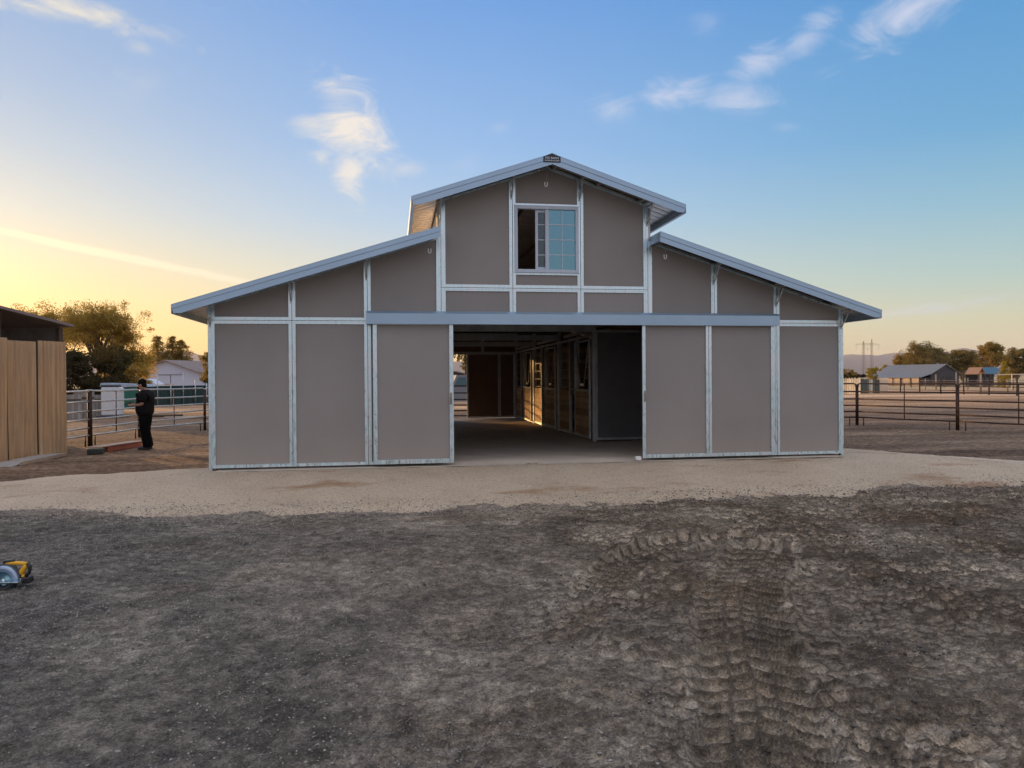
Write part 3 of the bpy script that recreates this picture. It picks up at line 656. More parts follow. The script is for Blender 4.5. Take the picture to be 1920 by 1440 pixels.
for x in(-3.6,-1.8,0.1,1.6): bk.b2((x-.04,.05,0),(x+.04,.13,2.5))
for z in(.6,1.9): bk.b2((-3.9,.132,z-.04),(1.7,.17,z+.04))
for x in(1.00,.24,-.52,-1.28,-2.04): bk.b2((x-.05,.05,0),(x+.07,.09,2.55))  # dark boards added behind the joints as a backdrop that darkens the gaps
bk.build('post_and_backdrop',M['bark'],tb)
# steel planks on the ground in front of it
g0=Vector((-9.68,3.95,GZ))
pl=MB(); 
def plank(name,a,b,w_,h,mat,label,cat,grp=None):
    a=Vector(a);b=Vector(b); mid=(a+b)/2; t=thing(name,label,cat,mid,math.atan2(b.y-a.y,b.x-a.x),grp); L=(b-a).length; return t,L
from_px=lambda u,v,z=GZ: (lambda d:CP+d*((z-CP.z)/d.z))(FW+RT*((u-960)/FPX)-UP*((v-720)/FPX))
a=from_px(6,874);b=from_px(98,855)
t,L=plank('steel_plank',a,b,.3,.05,None,'long grey steel plank lying at the foot of the tan sheets','plank')
t.location.x+=.1
mb=MB(); mb.b2((-L/2,-.2,.05),(L/2,.2,.062),.002); part('deck',mb,M['galv_dull'],t)
mb=MB(); mb.b2((-L/2,-.215,.0),(L/2,-.203,.075),.002);mb.b2((-L/2,.203,.0),(L/2,.215,.075),.002); part('side_rail',mb,M['rail_galv'],t)
mb=MB(); mb.box((-L/2-.14,0,.03),(.32,.44,.03),Matrix.Rotation(-.12,3,'Y'),.004); part('end_plate',mb,M['galv_dull'],t)
# open shed behind; its length out of view is added to shade the foreground
sA=P(120,610,20.5); sdir=Vector((dv.x,dv.y,0)).normalized(); sn=Vector((-sdir.y,sdir.x,0))
sh=thing('open_shed','low dark open-fronted shed with flat roof behind the tan sheet wall','shed',(sA.x,sA.y,GZ),ang)
ZR=sA.z-GZ
zr_=lambda x: ZR+(.14*-x if x>-5 else max(0,.7+.14*(x+5)))
mb=MB(); mb.prism([(.08,ZR-.05),(.08,ZR+.02),(-5,ZR+.75),(-10.2,ZR+.03),(-17.2,ZR+.03),(-17.2,ZR-.04),(-10.2,ZR-.04),(-5,ZR+.68)],6.7,'xz',-.25); part('roof',mb,M['brown_roof'],sh)
for x in(-.1,-1.95,-3.8,-5.8,-8.7,-11.6,-14.5,-16.8): part('post',MB().b2((x-.06,0,0),(x+.06,.12,zr_(x)-.09)),M['bark'],sh)
bw=MB(); bw.prism([(-17,0),(.0,0),(.0,ZR-.06),(-5,ZR+.66),(-10.2,ZR-.06),(-17,ZR-.06)],.05,'xz',5.2); part('back_wall',bw,M['grey_boards'],sh)
part('end_wall',MB().b2((-.02,.13,0),(.04,5.19,ZR-.055)),M['grey_boards'],sh)
part('end_wall',MB().b2((-17.0,.13,0),(-16.95,5.19,ZR-.06)),M['grey_boards'],sh)
part('partition',MB().b2((-1.3,2.2,0),(-.03,2.25,ZR-.5)),M['grey_boards'],sh)
# ------------------------------------------------------------------ corral panels
def corral(a,b,mat,hs=(.3,.5,.72,.94,1.2,1.48),label='',group='',foot=True,loop=False,r=.025):
    a=Vector((a[0],a[1],GZ)); b=Vector((b[0],b[1],GZ)); L=(b-a).length; t=thing('corral_panel',label,'fence panel',a,math.atan2(b.y-a.y,b.x-a.x),group)
    g1,g2=.028,L-.028
    for i,h in enumerate(hs):
        h2=h
        if i==len(hs)-1: pts=[(g1,0,h-.06),(g1+.03,0,h-.02),(g1+.09,0,h),(L/2,0,h-.012),(g2-.09,0,h),(g2-.03,0,h-.02),(g2,0,h-.06)]
        else: pts=[(g1,0,h),(L*.35,0,h-.008),(L*.7,0,h-.006),(g2,0,h)]
        MB().tube(pts,r,8).build('rail',mat,t)
    for x in(g1,g2): MB().tube([(x,0,.02),(x,0,hs[-1]-.05)],r*1.15,8).build('upright',M['rust'],t)
    for x in(L*.5,): MB().tube([(x,.0,hs[0]),(x+.0,.0,hs[-1])],.017,6).build('stile',M['rust'],t)
    if foot:
        for x in(g1+.22,g2-.22): MB().tube([(x,0,hs[0]),(x,0,.01)],.018,6).build('foot',M['rust'],t)
    return t
def post(p,label,h=1.62,r=.045,mat=None,group=None):
    t=thing('fence_post',label,'post',(p[0],p[1],GZ),0,group); MB().tube([(0,0,-.05),(0,0,h)],r,10).build('shaft',mat or M['rust'],t)
    mb=MB(); mb.tube([(0,0,h-.03),(0,0,h+.015)],r*1.25,10); mb.build('cap',M['galv_dull'],t); return t
GL='silver corral panels left of the barn'; GR='rusty corral panels right of the barn'
J0=(-10.61,8.82);J1=(-10.25,11.6);J2=(-9.08,14.66)
corral((-10.95,5.6),J0,M['rail_galv'],label='silver pipe corral panel coming out from behind the tan sheets',group=GL)
corral(J0,J1,M['rail_galv'],label='silver pipe corral panel to the left of the standing person',group=GL)
corral(J1,J2,M['rail_galv'],label='silver pipe corral panel running behind the standing person',group=GL)
corral(J2,(-7.9,17.9),M['rail_galv'],label='silver pipe corral panel that disappears behind the barn corner',group=GL)
post((J0[0],J0[1]),'thick rusty fence post beside the red beam',1.5,.06)
R0=(10.3,12.6);R1=(13.5,11.57);R2=(14.81,8.38);R3=(16.1,5.1);R4=(17.3,1.8)
corral(R0,R1,M['rust'],label='rusty pipe corral panel half hidden by the barn\'s right corner',group=GR)
corral(R1,R2,M['rust'],label='rusty pipe corral panel between the two dark fence junctions',group=GR)
corral(R2,R3,M['rust'],label='rusty pipe corral panel at the right edge of the yard',group=GR)
for p,l in((R1,'chain tying the corral panels together nearer the barn on the right'),(R2,'chain tying the corral panels together at the tallest right junction')):
    t=thing('chain',l,'chain',(p[0],p[1],GZ),.3); 
    for q in range(7):
        a_=q/7*2*PI; c_=Vector((.075*math.cos(a_),.05*math.sin(a_),1.40+.05*math.sin(a_*1+.5))); part('chain_link',MB().tube([c_+Vector((.022*math.cos(b_),.012*math.sin(b_+q),.022*math.sin(b_))) for b_ in [w*PI/3 for w in range(7)]],.006,5),M['rust'],t)
corral((-4.4,17.6),(-.9,17.0),M['rust'],label='rusty pipe corral panel seen through the open rear door',group='corral panels behind the barn')
corral((-.9,17.0),(2.6,16.6),M['rust'],label='rusty pipe corral panel hidden behind the rear barn door',group='corral panels behind the barn')
# red beam and dark box by the post
a=from_px(196,848);b=from_px(260,838)
t=thing('timber_beam','reddish timber beam lying on the dirt by the fence post','beam',(a+b)/2,math.atan2(b.y-a.y,b.x-a.x)); L=(b-a).length
M['redwood']=simple('raw_red_timber',(.42,.14,.09),.8,0,.3,4,.3,.01,(1,6,6)); M['palewood']=simple('pale_timber',(.45,.35,.28),.8,0,.2,4,.3,.01,(1,6,6))
part('timber',MB().b2((-L/2,-.1,.01),(L/2,.06,.14),.01),M['redwood'],t); part('board',MB().b2((-L/2-.3,-.12,.143),(L/2+.01,.2,.165),.004),M['palewood'],t)
c=from_px(180,851); t=thing('dark_crate','dark green crate at the left end of the red beam','crate',c,.1)
M['dkgreen']=simple('dark_green_paint',(.03,.045,.04),.6)
part('body',MB().b2((-.17,-.1,0),(.17,.1,.125),.01),M['dkgreen'],t); mb=MB(); 
for z in(.04,.08): mb.b2((-.15,-.106,z-.006),(.15,-.101,z+.006))
part('slat',mb,M['black'],t)
# ------------------------------------------------------------------ circular saw
M['saw_guard']=simple('cast_guard_metal',(.33,.42,.55),.4,.6,.15,9,.1); M['saw_yellow']=simple('yellow_tool_plastic',(.8,.42,.02),.4,0,.08,6,.1)
M['saw_blue']=simple('blue_black_plastic',(.02,.03,.045),.4,0,.2,6,.1); M['blade']=simple('teal_steel_blade',(.2,.36,.42),.3,.8,.15,12,.1)
cs=from_px(8,1088,-.22); gz=float(gh(cs.x,cs.y)[0]); saw=thing('circular_saw','yellow and black circular saw resting on the gravel at the left edge','power saw',(cs.x,cs.y,cs.z+.0),-YAW*.8)
def annulus(r0,r1,a0,a1,y0,y1,n=24):
    mb=MB(); vs=[];fs=[]
    for i in range(n+1):
        a=a0+(a1-a0)*i/n
        for r,y in((r0,y0),(r1,y0),(r1,y1),(r0,y1)): vs.append((r*math.cos(a),y,r*math.sin(a)))
    for i in range(n):
        for k in range(4): fs.append((i*4+k,i*4+(k+1)%4,i*4+4+(k+1)%4,i*4+4+k))
    fs.append((0,1,2,3)); fs.append(tuple(n*4+k for k in(3,2,1,0))); mb.add(vs,fs,True); return mb
part('upper_guard',annulus(.078,.122,rad(0),rad(180),-.03,.005),M['saw_guard'],saw)
part('rear_guard',annulus(.0,.13,rad(5),rad(172),.006,.02),M['saw_blue'],saw)
part('blade',annulus(.0,.098,0,2*PI,-.012,-.009,40),M['blade'],saw)
part('lower_guard',annulus(.04,.112,rad(180),rad(358),-.02,.0),M['saw_blue'],saw)
part('blade_bolt',annulus(0,.018,0,2*PI,-.022,-.012,12),M['galv'],saw)
part('base_plate',MB().b2((-.16,-.07,-.006),(.15,.09,.0),.001),M['galv'],saw)
mo=MB(); mo.tube([(-.03,.02,.055),(-.03,.15,.055)],[.052,.046],14); part('motor',mo,M['saw_blue'],saw)
h=MB(); h.tube([(.085,.03,.03),(.125,.03,.06),(.15,.03,.10),(.165,.03,.125)],[.022,.024,.02,.017],10); h.tube([(.085,.03,.03),(.12,.03,.02),(.15,.03,.03)],[.018,.016,.014],10)
h.tube([(-.0,.03,.125),(.06,.03,.135),(.12,.03,.13),(.165,.03,.125)],[.016,.017,.016,.017],10)
hd=part('handle',h,M['saw_yellow'],saw)
g=MB(); g.tube([(.168,.03,.128),(.19,.03,.10),(.185,.03,.055),(.155,.03,.025)],[.018,.016,.014,.014],10); g.tube([(-.02,.03,.142),(.07,.03,.152)],[.012,.012],8); g.build('grip',M['black'],hd)
part('battery',MB().b2((.13,.0,-.03),(.2,.07,.02),.008),M['black'],saw)
# ------------------------------------------------------------------ foliage
def leaves_obj(name,C,sz,mat,parent,up=.3,aspect=.55):
    n=len(C); d=RNG.normal(size=(n,3)); d/=np.linalg.norm(d,axis=1)[:,None]; e=RNG.normal(size=(n,3)); e[:,2]*=up; e=np.cross(d,e); e/=np.linalg.norm(e,axis=1)[:,None]+1e-9
    s=sz*(.6+.8*RNG.random(n))[:,None]; a=d*s*.5; b=e*s*.5*aspect
    V=np.stack([C-a,C+b*.9-a*.1,C+a,C-b*.9+a*.1],1).reshape(-1,3); F=np.arange(4*n,dtype=np.int32)
    me=bpy.data.meshes.new(name); me.vertices.add(4*n); me.vertices.foreach_set('co',V.ravel().astype(np.float32)); me.loops.add(4*n); me.loops.foreach_set('vertex_index',F)
    me.polygons.add(n); me.polygons.foreach_set('loop_start',np.arange(0,4*n,4,dtype=np.int32)); me.update(calc_edges=True); return link(name,me,mat,parent)
def tree(name,label,cat,loc,H,Wd,mat,bark,n=12000,leaf=.16,trunk_h=.25,seed=1,clumps=26,gap=.5,shape='round',group=None,tr=None,lean=0,dense=1.0):
    rg=random.Random(seed); rn=np.random.default_rng(seed); t=thing(name,label,cat,loc,0,group)
    mb=MB(); tips=[]; r0=tr or H*.022; base=Vector((0,0,-.1)); fork=Vector((lean*.3,0,H*trunk_h)); mb.tube([base,fork*.5+Vector((.05*H*.1,0,0)),fork],[r0*1.3,r0,r0*.8],8)
    if shape=='cone':
        mb.tube([fork,(0,0,H*.97)],[r0*.8,r0*.1],6)
        C=[]
        for i in range(clumps):
            zf=trunk_h*.6+(1-trunk_h*.6)*(i+.5)/clumps; rr=Wd/2*(1-zf)**.8*(.75+.5*rg.random())+.05*Wd; a=i*2.4
            for q in range(3):
                a2=a+q*2.1+rg.random(); tip=Vector((math.cos(a2)*rr,math.sin(a2)*rr,zf*H-.05*H*rg.random())); mb.tube([(0,0,zf*H),tip],[r0*.25,r0*.06],4)
                m=int(n/clumps/3*(1.4-zf)); tt=rn.random(m)**.6; c=np.outer(tt,np.array(tip)-np.array((0,0,zf*H)))+np.array((0,0,zf*H))+rn.normal(size=(m,3))*np.array((.055,.055,.034))*H*(.4+.8*(1-zf)); C.append(c)
        C=np.concatenate(C)
    else:
        cen=Vector((lean,0,H*(trunk_h+(1-trunk_h)*.5))); C=[]; cz=H*(1-trunk_h)*.5
        for i in range(clumps):
            # clump centres spread over the crown's shell and inside
            while 1:
                v=Vector((rg.uniform(-1,1),rg.uniform(-1,1),rg.uniform(-.95,1)))
                if .35<v.length<.92: break
            if shape=='umbrella': v.z=abs(v.z)*1.0-.05; v=v*(.93/max(v.length,.93))
            if shape=='bush': v.z=rg.uniform(-1,.9)
            kk=.36 if shape=='umbrella' else .42; c=cen+Vector((v.x*Wd*kk,v.y*Wd*kk,v.z*cz*.82)); cr=((.13 if shape=='umbrella' else .10)+.09*rg.random())*min(Wd,H)*dense
            k1=fork+(c-fork)*.45+Vector((rg.gauss(0,.03*H),rg.gauss(0,.03*H),.05*H)); mb.tube([fork,k1,c],[r0*.45,r0*.22,r0*.07],5)
            m=int(n/clumps*(.75+.5*rg.random()))
            sub=5; 
            for q in range(sub):
                kq=.6 if shape=='umbrella' else .42; sc_=Vector((rg.gauss(0,kq),rg.gauss(0,kq),rg.gauss(0,kq*.7)))*cr; tip=c+sc_; mb.tube([c,tip],[r0*.08,r0*.03],4)
                mm=m//sub; d=rn.normal(size=(mm,3)); d/=np.linalg.norm(d,axis=1)[:,None]; rad_=(rn.random(mm)**.45)[:,None]*cr*(.35+.45*rg.random())
                C.append(d*rad_*np.array((1,1,.7))+np.array(tip))
        C=np.concatenate(C)
    if name not in('bush','hedge'): C=C[C[:,2]>H*trunk_h*.55]
    C=C[C[:,2]>.05]
    mb.build('trunk',bark,t,fix=False); leaves_obj('crown',C,leaf,mat,t); return t
D=70
tree('broadleaf_tree','tallest airy tree glowing against the sunset left of the barn','tree',at(185,D),9.4,8.6,M['leaf_oak'],M['bark'],27000,.15,.3,3,64,shape='umbrella',dense=.78)
tree('broadleaf_tree','spreading lower tree directly behind the open shed roof','tree',at(98,D+4),9.9,8.4,M['leaf_oak'],M['bark'],20000,.15,.25,55,46,shape='umbrella',dense=.85)
tree('broadleaf_tree','shorter tree on the right flank of the tallest airy tree','tree',at(238,D+2),7.0,5.2,M['leaf_oak'],M['bark'],16000,.15,.1,8,34,dense=1.3)
tree('bush','wide dark rounded bush behind the corral, right of the tan sheets','bush',at(178,42),3.7,4.6,M['leaf_dark'],M['bark'],22000,.13,.02,11,44,shape='bush',dense=1.25)
tree('bush','dark bush half hidden behind the end of the tan sheets','bush',at(122,41),3.6,4.0,M['leaf_dark'],M['bark'],14000,.13,.02,12,30,shape='bush',dense=1.25)
tree('bush','dull green bush between the big dark bush and the conifers','bush',at(246,60),4.0,4.2,M['leaf_oak'],M['bark'],9000,.15,.02,13,24,shape='bush',dense=1.1)
for i,(u,H,Wd,l) in enumerate(((296,6.5,3.2,'left conifer of the three behind the white barn gable'),(323,6.4,2.6,'middle conifer of the three behind the white barn gable'),(341,6.0,2.8,'right conifer of the three behind the white barn gable'))):
    tree('conifer',l,'conifer',at(u,110),H*1.32,Wd*1.9,M['leaf_pine'],M['bark'],11000,.2,.08,20+i,17,shape='cone',group='conifers behind the white barn')
tree('bush','low brown-green thicket under the conifers','bush',at(318,106),5.9,8.5,M['leaf_pine'],M['bark'],9000,.2,.02,24,26,shape='bush',dense=1.1)
tree('bush','rounded green bush at the foot of the left conifer','bush',at(268,100),3.0,4,M['leaf_oak'],M['bark'],8000,.2,.02,26,22,shape='bush',dense=1.1)
tree('bush','brownish bush right of the conifers above the white gable','bush',at(360,108),5.2,5.2,M['leaf_pine'],M['bark'],6000,.2,.02,27,20,shape='bush',dense=1.1)
tree('broadleaf_tree','dark green tree touching the left edge of the barn','tree',at(396,82),5.4,3.6,M['leaf_pine'],M['bark'],9000,.17,.05,28,26,dense=1.15)
# unseen hedge added out of the frame to the left, to shade the yard
for i,(p,H) in enumerate((((-28,21),3.3),((-32,17),3.4))):
    tree('bush','unseen dark bush added behind the shed to shade the yard','bush',(p[0],p[1],GZ),H,5.6,M['leaf_dark'],M['bark'],9000,.2,.02,40+i,26,shape='bush',dense=1.5,group='added shading bushes behind the shed')
# right hand trees
tr=[(1737,150,9.7,9.0,'leaf_euc','tallest rounded eucalyptus above the grey barn roof',60,46),(1700,156,7.0,6.0,'leaf_euc2','eucalyptus on the left end of the right-hand tree group',61,30),
(1805,150,8.3,5.4,'leaf_euc','dark eucalyptus right of the grey barn gable',62,34),(1856,160,9.8,6.8,'leaf_euc2','golden olive tree above the blue roofed shed',63,36),(1906,150,8.0,6.0,'leaf_euc','dark round tree at the right edge of the photo',64,34),(1835,165,6.0,5,'leaf_euc2','low olive tree between the grey barn and the blue roofed shed',65,24)]
for u,d,H,Wd,m,l,sd,cl in tr: tree('eucalyptus_tree',l,'tree',at(u,d),H,Wd*1.0,M[m],M['bark_pale'],30000,.22,.10,sd,int(cl*1.2),dense=1.2)
tree('conifer','small bright yellow cone-shaped tree in front of the blue roofed shed','tree',at(1883,110),2.25+1.7,1.9,M['leaf_yellow'],M['bark'],6000,.14,.05,70,14,shape='cone')
for i,(u,d,H,Wd,m,l) in enumerate(((1582,110,2.9,3.6,'leaf_dark','dark shrub touching the barn\'s right corner'),(1606,114,2.8,4.2,'leaf_dark','wide dark green shrub behind the pale board fence'),(1637,140,3.9,2.6,'leaf_yellow','small yellowing tree left of the grey barn roof'),(1662,170,4.9,2.6,'leaf_yellow','small orange-yellow tree behind the ridge of the grey barn'),(1592,112,3.2,2.6,'leaf_euc2','olive shrub between two dark ones beside the barn corner'))):
    tree('bush',l,'shrub',at(u,d),H,Wd,M[m],M['bark'],6000,.17,.03,80+i,20,shape='bush',dense=1.15)
# palm behind the barn
pm=thing('palm_tree','tall palm seen through the rear doorway','palm',at(873,95)); mb=MB(); mb.tube([(0,0,0),(.1,0,3.4),(0,0,7)],[.24,.19,.17],8); part('trunk',mb,M['bark'],pm)
C=[]
for i in range(46):
    a=i*2.4; el=rad(-70+130*((i*.37)%1)); L=1.9
    for q in np.linspace(.1,1,26):
        r=L*q*math.cos(el); z=7+L*q*math.sin(el)-1.1*q*q*L*.6; C.append((math.cos(a)*r,math.sin(a)*r,z)); C.append((math.cos(a)*r*.95,math.sin(a)*r*.95,z-.1))
for i in range(500): C.append((random.gauss(0,.3),random.gauss(0,.3),random.uniform(3.0,6.8)))
leaves_obj('crown',np.array(C),.32,M['leaf_palm'],pm)
# ------------------------------------------------------------------ far buildings and clutter
M['white_wall']=simple('pale_blue_white_paint',(.50,.56,.70),.7,0,.07,.6,.1); M['grey_roof']=simple('grey_metal_roof',(.175,.18,.185),.6,.0,.12,.5)
M['dark_wall']=simple('dark_shed_boards',(.07,.065,.075),.8,0,.2,1,.1); M['ochre_wall']=simple('cream_wall',(.75,.6,.45),.8,0,.12,.8,.1); M['blue_roof']=simple('blue_metal_roof',(.06,.14,.2),.6,.0,.1,1)
M['green_mesh']=simple('green_shade_cloth',(.018,.045,.042),.8,0,.2,2,.2); M['green_tarp']=simple('green_tarp',(.02,.14,.10),.5,0,.2,3,.3,.02); M['white_paint']=simple('white_gelcoat',(.62,.64,.68),.35,0,.08,3,.05); M['dark_glass']=simple('dark_window',(.015,.02,.025),.12,0,.1,3,0)
def gable(name,label,cat,loc,rz,w,L,ze,zr,wall,roofm,ov=.4,doors=(),wins=()):
    t=thing(name,label,cat,loc,rz)
    mb=MB(); mb.prism([(-w/2,0),(w/2,0),(w/2,ze),(0,zr-.05),(-w/2,ze)],L,'xz',0); part('wall',mb,wall,t)
    for s in(-1,1):
        m=(zr-ze)/(w/2); mb=MB(); mb.prism([(0,zr+.02),(s*(w/2+ov),ze-m*ov+.02),(s*(w/2+ov),ze-m*ov-.1),(0,zr-.1+.0)],L+2*ov,'xz',-ov); part('roof',mb,roofm,t)
    for (x0,x1,z0,z1) in doors: part('doorway',MB().b2((x0,-.03,z0),(x1,.02,z1)),M['black'],t)
    for (x0,x1,z0,z1) in wins: part('window',MB().b2((x0,-.03,z0),(x1,.02,z1)),M['dark_glass'],t)
    return t
d=95; z_=lambda v,u=317,dd=95: hz(u,v,dd)-GZ
wb=gable('white_barn','low white gabled barn under the conifers','barn',at(312,d),-.42,9.6,14,z_(697),z_(675),M['white_wall'],M['brown_roof'],.5)
part('door_seam',MB().b2((.6,-.06,0),(.66,-.0,2.6)),M['grey_roof'],wb); part('door_rail',MB().b2((-1.2,-.07,2.6),(2.6,-.01,2.68)),M['grey_roof'],wb)
# motor boat / camper on a trailer in front of it
bt=thing('motor_boat','white cabin boat parked in front of the white barn','boat',at(275,66),-.2)
mb=MB(); prof=[(-1.9,.75),(-1.75,1.35),(1.6,1.5),(2.1,1.55),(1.3,.75)]; mb.prism(prof,1.7,'xz',-.85); part('hull',mb,M['white_paint'],bt)
mb=MB(); mb.prism([(-.9,1.45),(-.7,2.0),(.5,2.0),(1.25,1.5)],1.4,'xz',-.7); cb=part('cabin',mb,M['white_paint'],bt)
MB().prism([(-.62,1.62),(-.55,1.9),(.38,1.9),(.75,1.62)],.02,'xz',-.725).build('window',M['dark_glass'],cb)
mb=MB(); 
for y in(-.8,.8): mb.tube([(-.2,y-.08,.35),(-.2,y+.08,.35)],.32,14)
part('wheel',mb,M['black'],bt); mb=MB(); mb.b2((-1.8,-.6,.5),(2.4,-.5,.6)); mb.b2((-1.8,.5,.5),(2.4,.6,.6)); part('trailer_frame',mb,M['galv_dull'],bt)
tp=thing('tarp_shelter','low shelter with pale blue roof and green tarp side','shelter',at(236,40),.05)
M['pale_blue']=simple('pale_blue_sheet',(.36,.46,.56),.5,0,.1,1,.1)
mb=MB(); mb.prism([(-.95,1.50),(1.2,1.47),(1.15,1.58),(-.9,1.68)],2.2,'xz',-1.1); part('roof',mb,M['pale_blue'],tp)
mb=MB(); mb.b2((-.2,-1.0,.3),(.85,-.97,1.46)); part('tarp',mb,M['green_tarp'],tp)
mb=MB()
for x in(-.85,1.1): mb=MB().b2((x-.04,-1.05,0),(x+.04,-.97,1.46)); part('post',mb,M['galv_dull'],tp)
tk=thing('water_tank','white rectangular water tank behind the silver corral','tank',at(211,36),.05)
z=hz(211,726,36)-GZ
part('body',MB().b2((-.42,-.35,.12),(.42,.35,z),.06),M['white_paint'],tk)
mb=MB(); mb.b2((-.6,-.45,0),(.6,-.3,.12)); mb.b2((-.6,.3,0),(.6,.45,.12)); part('skid',mb,M['dark_wall'],tk)
mb=MB()
for k in range(4): mb.b2((-.4+.22*k,-.36,z+.03),(-.36+.22*k,.36,z+.07))
mb.b2((-.45,-.38,z+.075),(.45,-.33,z+.11)); part('rack',mb,M['dark_wall'],tk)
# green privacy fence
a=at(262,52);b=at(402,60); L=(b-a).length; gf=thing('privacy_fence','dark green mesh privacy fence in front of the white barn','fence',a,math.atan2(b.y-a.y,b.x-a.x))
mb=MB(); n=40; vs=[];
for k in range(n+1):
    for z in(.05,1.42): vs.append((L*k/n,.04*math.sin(k*1.9+z),z+.01*math.sin(k*.8)))
mb.add(vs,[(2*k,2*k+2,2*k+3,2*k+1) for k in range(n)]); o=part('mesh_screen',mb,M['green_mesh'],gf); o.modifiers.new('t','SOLIDIFY').thickness=.01
for k in range(6): x=L*(k+.2)/6; part('post',MB().tube([(x,-.08,0),(x,-.08,1.5+[.0,.7,.1,.9,.35,.1][k])],.045,6),M['galv_dull'],gf)
part('top_rail',MB().tube([(0,-.05,1.44),(L,-.05,1.44)],.03,6),M['galv_dull'],gf)
# old boards fence and clutter left of the tank
for i,(u,d,w_,h,l) in enumerate(((133,35,.9,1.15,'leaning weathered boards beside the tan sheets'),(157,36,.9,1.25,'stack of upright grey boards left of the water tank'),(178,37,.7,1.1,'short grey board fence section next to the water tank'))):
    t=thing('board_fence',l,'fence',at(u,d),.08*i); part('boards',MB().b2((-w_/2,-.02,0),(w_/2,.02,h)),M['grey_boards'],t); part('rail',MB().b2((-w_/2,-.07,h*.75),(w_/2,-.022,h*.75+.08)),M['bark'],t)
for i,(u,d,l) in enumerate(((352,34,'pale pole lying in the paddock left of the barn corner'),(300,36,'dark pole on the ground behind the standing person'))):
    t=thing('ground_pole',l,'pole',at(u,d),.1*i); part('pole',MB().tube([(-1.0,0,.09),(1.0,0,.09)],.06,8),M['palewood'] if i==0 else M['bark'],t)
# ----- right side
def rrow(u0,u1,d0,d1,h,mat,name,label,pitch,ph,rails=(.4,.8,1.2),group=None,pmat=None):
    a=at(u0,d0);b=at(u1,d1); L=(b-a).length; t=thing(name,label,'fence',a,math.atan2(b.y-a.y,b.x-a.x),group)
    n=max(2,int(L/pitch)+1)
    for k in range(n):
        x=L*k/(n-1); part('post',MB().tube([(x,0,0),(x,0,ph+.12*math.sin(k*3.3))],.065,6),pmat or mat,t)
    for z in rails: part('rail',MB().tube([(0,-.0,z),(L,-.0,z)],.03,6),mat,t)
    return t
t=thing('pale_board_fence','sunlit pale vertical board fence at the barn\'s right corner','fence',at(1566,80),rad(-76)); 
mb=MB()
for k in range(22):
    x=.15*k; h=1.62+.06*math.sin(k*2.3); mb.b2((x,0,.0),(x+.115,.025,h))
part('boards',mb,M['pale_boards'],t); part('rail',MB().b2((0,.03,1.2),(3.25,.08,1.3)),M['pale_boards'],t)
t=thing('screen_fence','shaded green-grey screen fence with leaning sheets beside the pale fence','fence',at(1607,80),-.1)
for k,(w_,m) in enumerate(((.7,'dark_tarp'),(.6,'dark_tarp'),(.35,'pale_boards'),(.45,'dark_tarp'),(.4,'dark_tarp'))):
    x0=[0,.72,1.34,1.71,2.18][k]; mb=MB(); mb.prism([(x0,0),(x0+w_,0),(x0+w_-.05*(k>2),1.55-.04*k),(x0-.06*(k>2),1.5)],.05,'xz',.03*(k%2)); part('sheet',mb,M[m],t)
t=thing('gate_board','bright ochre board standing at the end of the screen fence','board',at(1649,80),rad(-60)); part('board',MB().b2((0,0,0),(.9,.06,1.62),.01),M['ochre_wall'],t); part('brace',MB().bar((.08,.09,.1),(.8,.09,1.5),.05,.05),M['bark'],t)
gb=gable('grey_roofed_barn','long dark barn with blue-grey roof in the right background','barn',at(1772,140),rad(17),8.2,11.5,z_(700,1772,140),z_(682.5,1772,140),M['dark_wall'],M['grey_roof'],.3,doors=((-.6,1.9,0,1.75),))
# lit lean-to along its left side
mb=MB(); zE=z_(700,1740,140); mb.prism([(-4.1,zE-.12),(-4.1,zE-.02),(-7.4,zE-.75),(-7.4,zE-.85)],11.8,'xz',-.3); part('lean_to_roof',mb,M['grey_roof'],gb)
part('lean_to_wall',MB().b2((-7.0,.1,0),(-6.95,11.2,zE-.8)),M['ochre_wall'],gb)
for k in range(7): part('lean_to_post',MB().b2((-7.1,.1+k*1.8,0),(-7.0,.22+k*1.8,zE-.8)),M['bark'],gb)
mb=MB(); mb.b2((-6.9,.1,0),(-4.15,.14,zE-.9)); part('end_wall',mb,M['dark_wall'],gb)
bs=thing('blue_roofed_shed','dark open shed with blue metal roof and sunlit gable','shed',at(1862,130),rad(12))
z1=z_(701,1862,130); z2=z_(688.5,1862,130)
mb=MB(); mb.prism([(-1.0,z1),(-.2,z2),(.1,z2),(-.2,z1)],.1,'xz',-.1)
for a_,b_ in (((-.1,z2),(-1.6,z1)),): pass
part('roof',MB().prism([(0,z1-.05),(0,z1+.03),(2.2,z2+.03),(2.2,z2-.05)],5.6,'yz',-1.9),M['blue_roof'],bs)
part('gable_roof',MB().prism([(-3.6,z1),(-2.6,z2),(-1.9,z1+.1),(-1.9,z1),(-2.6,z2-.15),(-3.5,z1-.1)],2.5,'xz',0),simple('rusty_gable',(.30,.18,.12),.8),bs)
part('back_wall',MB().b2((-3.4,2.5,0),(3.6,2.55,z1)),M['dark_wall'],bs)
for x in(-3.4,-1.9,-.5,1.4,3.5): part('post',MB().b2((x-.07,.0,0),(x+.07,.14,z1-.06)),M['dark_wall'],bs)
part('side_wall',MB().b2((-3.38,.15,0),(-1.0,.2,z1*.75)),M['dark_wall'],bs)
pg=thing('pergola','sunlit timber pergola at the right edge of the background','pergola',at(1908,105),.1)
zz=z_(701,1908,105); part('beam',MB().b2((-1.1,-.05,zz-.12),(1.6,.07,zz),.01),M['ochre_wall'],pg)
for x in(-1.0,1.45): part('post',MB().b2((x-.05,-.04,0),(x+.05,.06,zz-.125)),M['ochre_wall'],pg)
mb=MB().bar((.6,.0,zz-.13),(1.42,.0,zz-.75),.06,.06); part('brace',mb,M['ochre_wall'],pg)
